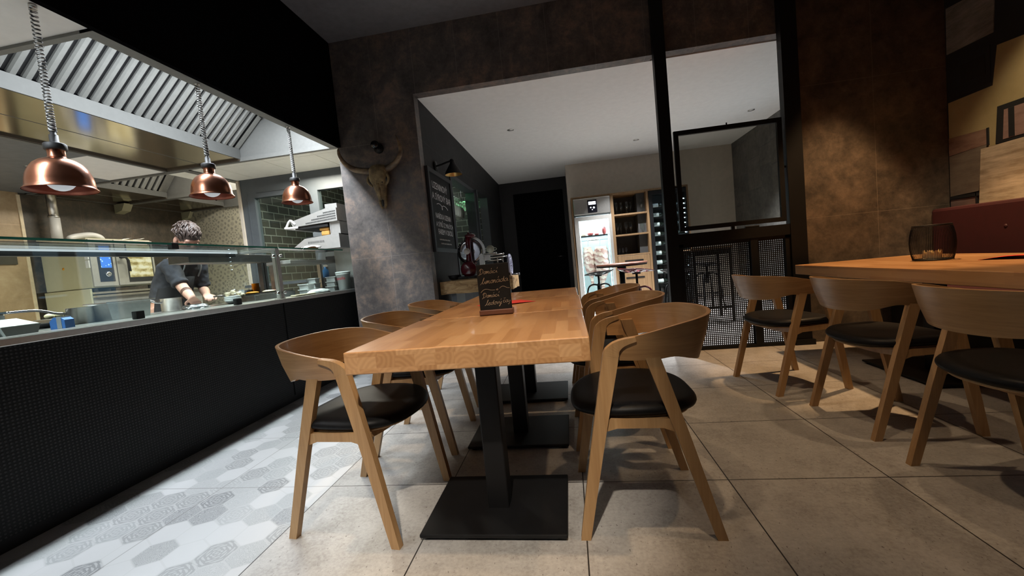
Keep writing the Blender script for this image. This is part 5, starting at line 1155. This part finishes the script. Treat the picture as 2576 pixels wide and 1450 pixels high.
# crumpled foil cloth, bowls, griddle, stacked cups
bm = bmesh.new(); bmesh.ops.create_icosphere(bm, subdivisions=4, radius=1)
for v in bm.verts: v.co = Vector((v.co.x*.07, v.co.y*.10, max(0, v.co.z)*.035))*(1+.28*mn.noise(v.co*3.5)); v.co.z = max(0, v.co.z)
b = MB(); b.add([v.co.copy() for v in bm.verts], [tuple(v.index for v in f.verts) for f in bm.faces], 0, True); bm.free(); o = b.build('foil', flat('crumpled_foil', (.6, .6, .62), .3, .6, .2, 40)); o.location = (-2.8, 2.66, ZC); tag(o, "crumpled foil by the cook's hand on the counter", 'foil')
t = thing('bowl_stack', "stack of white bowls right of the cook's hand on the counter", 'bowls', (-2.72, 2.92, ZC))
for k in range(3):
    b = MB(); z = .014*k; b.lathe([(.03, z), (.05, z+.016), (.062, z+.036), (.06, z+.036), (.046, z+.018), (.001, z+.006)], 28); b.build('bowl', M['white_pl'], t)
b = MB(); b.tube(smoothpath([(-.05, -.02, .07), (-.02, .01, .09), (.02, .0, .088), (.05, .03, .072), (.075, .02, .06)], 5), [.012+.008*math.sin(i) for i in range(21)], 8); o = b.build('glove', flat('cream_glove', (.62, .52, .36), .7)); o.location = (-2.72, 2.92, ZC+.004); tag(o, 'cream kitchen glove lying on the white bowls', 'glove')
t = thing('griddle', 'low dark griddle plate on the counter left of the glass post', 'griddle', (-2.82, 3.42, ZC))
b = MB(); b.bbox(-.13, .13, -.30, .22, 0, .05, .006); b.build('body', M['steel_dark'], t)
b = MB(); b.bbox(-.12, .12, -.28, .2, .05, .058, .003); b.build('plate', M['rubber'], t)
for i, (dy, c, l) in enumerate(((-.2, 'yellow', 'flat yellow scraper lying on the dark griddle'), (.0, 'candle', 'piece of pale meat frying on the dark griddle'), (.1, 'dark_wood', 'dark brown steak frying on the dark griddle'))):
    b = MB(); b.ball((0, 0, .012), .5, 14, 0, (.1, .12, .026)); o = b.build(('scraper', 'meat_piece', 'steak')[i], M[c]); o.location = (-2.8, 3.42+dy, ZC+.058); tag(o, l, ('scraper', 'meat', 'meat')[i])
for i in range(9):
    b = MB(); b.lathe([(.024, 0), (.036, .026), (.038, .027), (.034, .026), (.022, .002)], 20); o = b.build('orange_cup', M['yellow']); o.location = (-3.05, 3.56, ZC+.005+.0155*i); tag(o, 'orange plastic cup in the leaning-free stack left of the glass post', 'cup', 'orange cups in a stack')
b = MB(); b.bbox(-.03, .03, -.025, .025, 0, .1, .008); o = b.build('black_tin', M['rubber']); o.location = (-3.06, 3.48, ZC); tag(o, 'small black tin beside the orange cups', 'tin')
# right end of the counter
k = 0
for (x, y, n, lab) in ((-2.62, 3.72, 2, 'nearest'), (-2.72, 3.98, 3, 'middle'), (-2.62, 4.18, 3, 'farthest')):
    for i in range(n):
        t = thing('food_box', 'clear white food box with lid, %s in the %s stack at the counter end' % (('bottom', 'second', 'top')[i], lab), 'box', (x, y, ZC+.052*i), .1*i, 'food boxes at the counter end')
        b = MB(); b.prism([(-.05, 0), (.05, 0), (.06, .044), (-.06, .044)], 'x', -.045, .045); b.build('tub', flat('milky_plastic', (.55, .56, .55), .35) if k == 0 else bpy.data.materials['milky_plastic'], t); k += 1
        b = MB(); b.bbox(-.055, .055, -.068, .068, .043, .051, .003); b.build('lid', M['white_pl'], t)
bm = bmesh.new(); bmesh.ops.create_icosphere(bm, subdivisions=4, radius=1)
for v in bm.verts:
    q = 1+.1*mn.noise(v.co*3); v.co = Vector((v.co.x*.06*q, v.co.y*.17*q, max(-.2, v.co.z)*.036*q))
b = MB(); b.add([(v.co.x, v.co.y, v.co.z+.0073) for v in bm.verts], [tuple(v.index for v in f.verts) for f in bm.faces], 0, True); bm.free(); o = b.build('folded_towel', M['white_cloth']); o.location = (-2.5, 3.73, ZC); tag(o, 'folded white towel lying on the counter in front of the food boxes', 'towel')
b = MB(); b.bbox(-2.48, -2.42, 3.28, 3.56, ZC, ZC+.014, .005); o = b.build('cutting_strip', M['candle']); tag(o, 'pale wooden spatula lying on the counter right of the glass post', 'spatula')
t = thing('spread_bucket', 'white plastic bucket with red lettering at the end of the counter by the column', 'bucket', (-2.505, 4.21, ZC))
b = MB(); b.lathe([(.001, 0), (.056, 0), (.06, .004), (.074, .165), (.078, .168), (.078, .185), (.001, .186)], 40); b.build('bucket', M['white_pl'], t)
b = MB(); b.lathe([(.08, .183), (.081, .198), (.07, .202), (.001, .203)], 40); b.build('lid', M['white_pl'], t)
red = flat('red_print', (.6, .02, .03), .5)
o = lettering('lettering', 'nutella', red, t, (0, 0, 0), (1, 0, 0), (0, 0, 1), .118, .032, 0)
for v in o.data.vertices:
    a = -PI/2+(v.co.x-.062)/.0715; z = v.co.z+.112; r = .0605+(z-.004)*.0138/.161*1.0+.0012; v.co = Vector((r*math.cos(a), r*math.sin(a), z))
b = MB(); b.lathe([(.001, 0), (.03, 0), (.03, .12), (.012, .15), (.012, .17), (.001, .171)], 20); o = b.build('black_bottle', M['rubber']); o.location = (-2.625, 4.25, ZC); tag(o, 'black bottle standing behind the white bucket', 'bottle')
t = thing('service_bell', 'small chrome service bell on the green edged glass shelf', 'bell', (-2.6, 3.72, 1.3141))
b = MB(); b.lathe([(.03, 0), (.034, .006), (.022, .012), (.02, .016), (.001, .017)], 24); b.lathe([(.026, .016), (.022, .028), (.008, .036), (.001, .037)], 24); b.cyl((0, 0, .036), (0, 0, .046), .005); b.build('dome', M['chrome'], t)
t = thing('spray_bottle', 'blue spray bottle on the partition ledge behind the counter', 'bottle', (-3.0, 4.66, 1.035))
b = MB(); b.lathe([(.001, 0), (.036, 0), (.038, .01), (.036, .09), (.014, .12), (.014, .135), (.001, .136)], 20); b.build('body', flat('blue_plastic', (.06, .28, .75), .3), t)
b = MB(); b.box(-.016, .04, -.01, .01, .135, .16); b.build('nozzle', M['white_pl'], t)
b = MB(); b.box(-4.09, -2.3, 4.6, 4.74, 1.0, 1.034); struct(b.build('trim_4', M['grey_frame']))
# twin contact grill at the end of the pass
t = thing('contact_grill', 'stainless contact grill with slotted tilted lid beside the column', 'grill', (0, 0, 0))
b = MB(); b.box(-2.66, -2.44, 4.34, 4.55, .88, 1.346); b.build('stand', M['steel_lit'], t)
b = MB(); b.prism([(-2.98, 1.345), (-2.43, 1.345), (-2.43, 1.5), (-2.84, 1.475), (-2.98, 1.39)], 'y', 4.10, 4.58)
b.build('lower_body', M['steel_lit'], t)
b = MB(); b.box(-2.84, -2.44, 4.13, 4.55, 1.475, 1.492); b.build('lower_plate', M['rubber'], t)
b = MB(); b.box(-2.55, -2.43, 4.14, 4.54, 1.49, 1.64); b.box(-2.545, -2.535, 4.137, 4.141, 1.52, 1.61); b.box(-2.58, -2.44, 4.14, 4.5, 1.75, 1.83); b.build('rear_column', M['steel_lit'], t)
b = MB(); b.prism([(-2.96, 1.615), (-2.43, 1.635), (-2.43, 1.775), (-2.54, 1.782), (-2.985, 1.675)], 'y', 4.10, 4.58); ld = b.build('lid', M['steel_lit'], t)
b = MB()
for r_ in range(4):
    z = 1.742-.026*r_; n = 10+r_*5
    for i in range(n):
        x = -2.45-.0145*i
        if x > -2.95+ .02*r_: b.box(x-.0045, x+.0045, 4.0985, 4.101, z-.009-.0145*i*.07, z+.006-.0145*i*.07)
b.build('vent_slots', M['rubber'], ld)
b = MB()
for i in range(14): b.box(-2.80+.014*i, -2.795+.014*i, 4.0985, 4.101, 1.415, 1.44)
b.build('vent_slots', M['rubber'], t)
b = MB(); b.box(-2.95, -2.56, 4.12, 4.56, 1.588, 1.616); b.build('upper_plate', M['rubber'], t)
b = MB(); b.tube(smoothpath([(-2.93, 4.1, 1.64), (-2.985, 4.1, 1.69), (-3.04, 4.1, 1.62), (-3.05, 4.1, 1.612), (-2.9, 4.1, 1.606)], 4), .0125, 8); b.cyl((-3.05, 4.1, 1.612), (-3.05, 4.58, 1.612), .014); b.build('handle', M['white_pl'], t)
for i, (x, z, sx) in enumerate(((-2.62, 1.4925, .1), (-2.63, 1.55, .12))):
    b = MB(); b.bbox(-sx/2, sx/2, -.09, .09, 0, .055 if i == 0 else .035, .014); o = b.build('toasted_sandwich', flat('toasted_bread', (.62, .33, .08), .6) if i == 0 else bpy.data.materials['toasted_bread']); o.location = (x, 4.24, z); tag(o, ('lower', 'upper')[i]+' golden toasted sandwich inside the contact grill', 'sandwich', 'sandwiches in the grill')
t = thing('bread_pot', 'brown pot covered with a white cloth left of the contact grill, on the glass shelf', 'pot', (-2.66, 3.93, 1.3141))
b = MB(); b.lathe([(.05, 0), (.066, .02), (.068, .05), (.06, .055), (.001, .055)], 24); b.build('pot', flat('brown_clay', (.4, .17, .06), .5), t)
b = MB(); n = 36; rings = []
for k_ in range(6):
    f = k_/5; rings.append([Vector(((.02+.075*f+.012*math.sin(a*7)*f)*math.cos(a), (.02+.085*f+.012*math.sin(a*5+1)*f)*math.sin(a), .064-.02*f*f+.006*math.sin(a*6)*f)) for a in [2*PI*i/n for i in range(n)]])
b.loft(rings, 0, True, False); b.add([(0, 0, .065)]+rings[0], [(0, i+1, (i+1) % n+1) for i in range(n)], 0, True); o = b.build('cloth', M['white_cloth'], t); md = o.modifiers.new('thick', 'SOLIDIFY'); md.thickness = .002

# ================================================================== THE COOK
t = thing('person', 'cook in dark shirt and black apron bending over the counter, one arm reaching down', 'person', (-3.62, 3.12, 0))
PO = Vector((-3.62, 3.12, 0))
def P3(*a): return Vector(a)-PO
def limb(b, pts, rad, n=14, k=5):
    p = smoothpath([P3(*q) for q in pts], k); m = len(p); rr_ = []
    for i in range(m):
        f = i/(m-1)*(len(rad)-1); j = min(int(f), len(rad)-2); rr_.append(rad[j]+(rad[j+1]-rad[j])*(f-j))
    b.tube(p, rr_, n)
def torso(b, grow=0.0, zs=None):
    secs = [(-3.60, 3.17, .84, .165, .115), (-3.60, 3.18, .95, .15, .115), (-3.57, 3.19, 1.06, .15, .118), (-3.52, 3.20, 1.17, .165, .12), (-3.465, 3.20, 1.26, .175, .11), (-3.43, 3.195, 1.315, .13, .092), (-3.405, 3.19, 1.35, .08, .072)]
    rings = []
    for x, y, z, ry, rx in secs:
        if zs and not (zs[0] <= z <= zs[1]): continue
        rings.append([P3(x+(rx+grow)*math.cos(2*PI*k/28), y+(ry+grow)*math.sin(2*PI*k/28), z) for k in range(28)])
    b.loft(rings)
RS, LS = (-3.42, 3.06, 1.265), (-3.43, 3.35, 1.275)
RE, RW, RH = (-3.30, 3.035, 1.065), (-3.06, 2.885, .955), (-2.96, 2.83, .905)
LE, LW, LH = (-3.47, 3.40, 1.04), (-3.33, 3.29, .97), (-3.25, 3.23, .955)
b = MB()
torso(b)
limb(b, [(-3.42, 3.19, 1.30), (-3.365, 3.155, 1.375), (-3.30, 3.12, 1.42)], [.062, .056, .058])
for S, E_, W_ in ((RS, RE, RW), (LS, LE, LW)):
    limb(b, [S, ((S[0]+E_[0])/2, (S[1]+E_[1])/2, (S[2]+E_[2])/2), E_, ((E_[0]+W_[0])/2, (E_[1]+W_[1])/2, (E_[2]+W_[2])/2), W_], [.058, .048, .042, .04, .028])
for sy in (-1, 1): limb(b, [(-3.60, 3.18+sy*.09, .9), (-3.58, 3.18+sy*.1, .5), (-3.62, 3.18+sy*.1, .08)], [.095, .06, .045]); 
for sy in (-1, 1): b.ball(P3(-3.57, 3.18+sy*.1, .045), .05, 12, 0, (2.1, .9, .9))
# head bowed forward: cranium, jaw, nose, brow, ears
HM = Matrix.Translation(P3(-3.235, 3.085, 1.475)) @ Matrix.Rotation(math.radians(-14), 4, 'Z') @ Matrix.Rotation(math.radians(38), 4, 'Y')
def hb(c, r, sz): b.ball(c, r, 20, 0, sz, HM)
hb((-.012, 0, .025), .095, (1.05, .83, .98)); hb((.03, 0, -.06), .068, (.95, .86, 1.0)); hb((.055, 0, -.095), .035, (1, 1.1, .8)); hb((.072, 0, .015), .04, (.5, 1.5, .5)); hb((.098, 0, -.03), .017, (1.1, .8, 1.5)); hb((.088, 0, -.07), .02, (.6, 1.2, .5))
for sy in (-1, 1): hb((-.005, sy*.082, -.025), .03, (.75, .35, 1.1)); hb((.065, sy*.04, -.03), .03, (.6, .9, .9))
def hand(b, W_, H_, curl, flip):
    W_, H_ = Vector(W_)-PO, Vector(H_)-PO; d = (H_-W_).normalized(); side = d.cross(Vector((0, 0, 1))).normalized()*flip; up = side.cross(d)*(1 if flip > 0 else -1)
    if up.z < 0: up = -up
    rings = []
    for f, wd, th in ((0, .028, .022), (.03, .036, .018), (.07, .041, .015), (.092, .038, .012)):
        c = W_+d*f; rings.append([c+side*(wd*math.cos(2*PI*k/14))+up*(th*math.sin(2*PI*k/14)) for k in range(14)])
    b.loft(rings)
    for i, L_ in enumerate((.062, .072, .068, .052)):
        o_ = W_+d*.088+side*(.029-.0195*i); p = [o_-d*.02]
        ang = .25+.08*i; c = o_
        for s_ in (.45, .33, .22): 
            dd = (d*math.cos(ang)-up*math.sin(ang)).normalized(); c = c+dd*L_*s_; p.append(c); ang += curl
        b.tube(smoothpath(p, 3), [.0095-.003*j/9 for j in range(10)], 8)
    c = W_+d*.025+side*.03; b.tube(smoothpath([c-side*.012, c+side*.022+d*.022-up*.012, c+side*.026+d*.052-up*.026, c+side*.016+d*.074-up*.036], 3), [.0125-.004*j/9 for j in range(10)], 8)
hand(b, RW, RH, .35, 1); hand(b, LW, LH, .5, -1)
body = b.build('body', M['skin'], t)
md = body.modifiers.new('one_surface', 'REMESH'); md.mode = 'VOXEL'; md.voxel_size = .0065; md.use_smooth_shade = True
md = body.modifiers.new('soft', 'SMOOTH'); md.iterations = 3; md.factor = .4
b = MB()
torso(b, .012, (.9, 1.34))
for S, E_ in ((RS, RE), (LS, LE)):
    S_, E2 = Vector(S), Vector(E_); mid = S_.lerp(E2, .5)+Vector((-.005, 0, 0)); end = S_.lerp(E2, .86)
    limb(b, [S_+(S_-E2)*.1, S_, mid, end], [.045, .068, .064, .058])
    cf = smoothpath([tuple(S_.lerp(E2, f)) for f in (.80, .86, .92)], 3); b.tube([q-PO for q in cf], [.060, .063, .064, .064, .063, .063, .060][:len(cf)], 16)
limb(b, [(-3.425, 3.19, 1.30), (-3.40, 3.18, 1.345)], [.088, .07])
sh = b.build('shirt', M['shirt'], t); md = sh.modifiers.new('one_surface', 'REMESH'); md.mode = 'VOXEL'; md.voxel_size = .009; md.use_smooth_shade = True
tx = bpy.data.textures.new('folds', 'CLOUDS'); tx.noise_scale = .07; md = sh.modifiers.new('folds', 'DISPLACE'); md.texture = tx; md.strength = .022; md.mid_level = .45
b = MB()
rings = []
for x, y, z, ry, rx in ((-3.60, 3.17, .45, .20, .15), (-3.60, 3.17, .84, .185, .142), (-3.60, 3.18, .95, .172, .14), (-3.57, 3.19, 1.06, .165, .144), (-3.53, 3.20, 1.15, .125, .152)):
    rings.append([P3(x+rx*math.cos(-1.35+2.7*k/16), y+ry*math.sin(-1.35+2.7*k/16), z) for k in range(17)])
vs = [p for r in rings for p in r]; fs = [(i*17+k, i*17+k+1, (i+1)*17+k+1, (i+1)*17+k) for i in range(4) for k in range(16)]
b.add(vs, fs, 0, True); ap = b.build('apron', M['apron'], t); md = ap.modifiers.new('thick', 'SOLIDIFY'); md.thickness = .004; md.offset = 1
b = MB()
for sy in (-1, 1): b.tube(smoothpath([P3(-3.39, 3.20+sy*.09, 1.15), P3(-3.335, 3.2+sy*.08, 1.24), P3(-3.345, 3.19+sy*.065, 1.33), P3(-3.44, 3.19, 1.365)], 5), .006, 6)
b.build('apron_strap', flat('grey_strap', (.3, .3, .3), .8), t)
# hair: short swept clumps over the crown
b = MB(); b.ball((-.018, 0, .036), .101, 24, 0, (1.05, .86, .95), HM)
b.v = [tuple(v) for v in b.v]; rr = random.Random(11)
for i in range(150):
    a = rr.uniform(0, 2*PI); el = rr.uniform(-.1, 1.5); r0 = .098
    if math.cos(a) > .45 and el < .42: continue
    d = Vector((math.cos(a)*math.cos(el)*1.05, math.sin(a)*math.cos(el)*.86, math.sin(el)*.95)); p = Vector((-.018, 0, .036))+d*r0
    sweep = Vector((rr.uniform(.4, 1), rr.uniform(-.9, .5), rr.uniform(-.4, .1))); sweep = (sweep-d.normalized()*sweep.dot(d.normalized())).normalized()
    q = [p-sweep*.012, p+sweep*.02+d*.008, p+sweep*.045+d*.004]
    b.tube([HM @ v for v in smoothpath(q, 3)], [.004, .008, .009, .008, .006, .004, .002], 6)
b.build('hair', M['hair'], t)
b = MB()
for sy in (-1, 1): b.ball((.082, sy*.034, -.012), .0125, 12, 0, (1, 1, 1), HM)
b.build('eye', M['white_pl'], t)
w_ = Vector(RE).lerp(Vector(RW), .52)-PO; d_ = (Vector(RW)-Vector(RE)).normalized()
b = MB(); b.tube([w_-d_*.022, w_, w_+d_*.022], [.0415, .041, .039], 24); b.build('forearm_tattoo', flat('brown_tattoo', (.12, .06, .04), .6, 0, .5, 70), t)
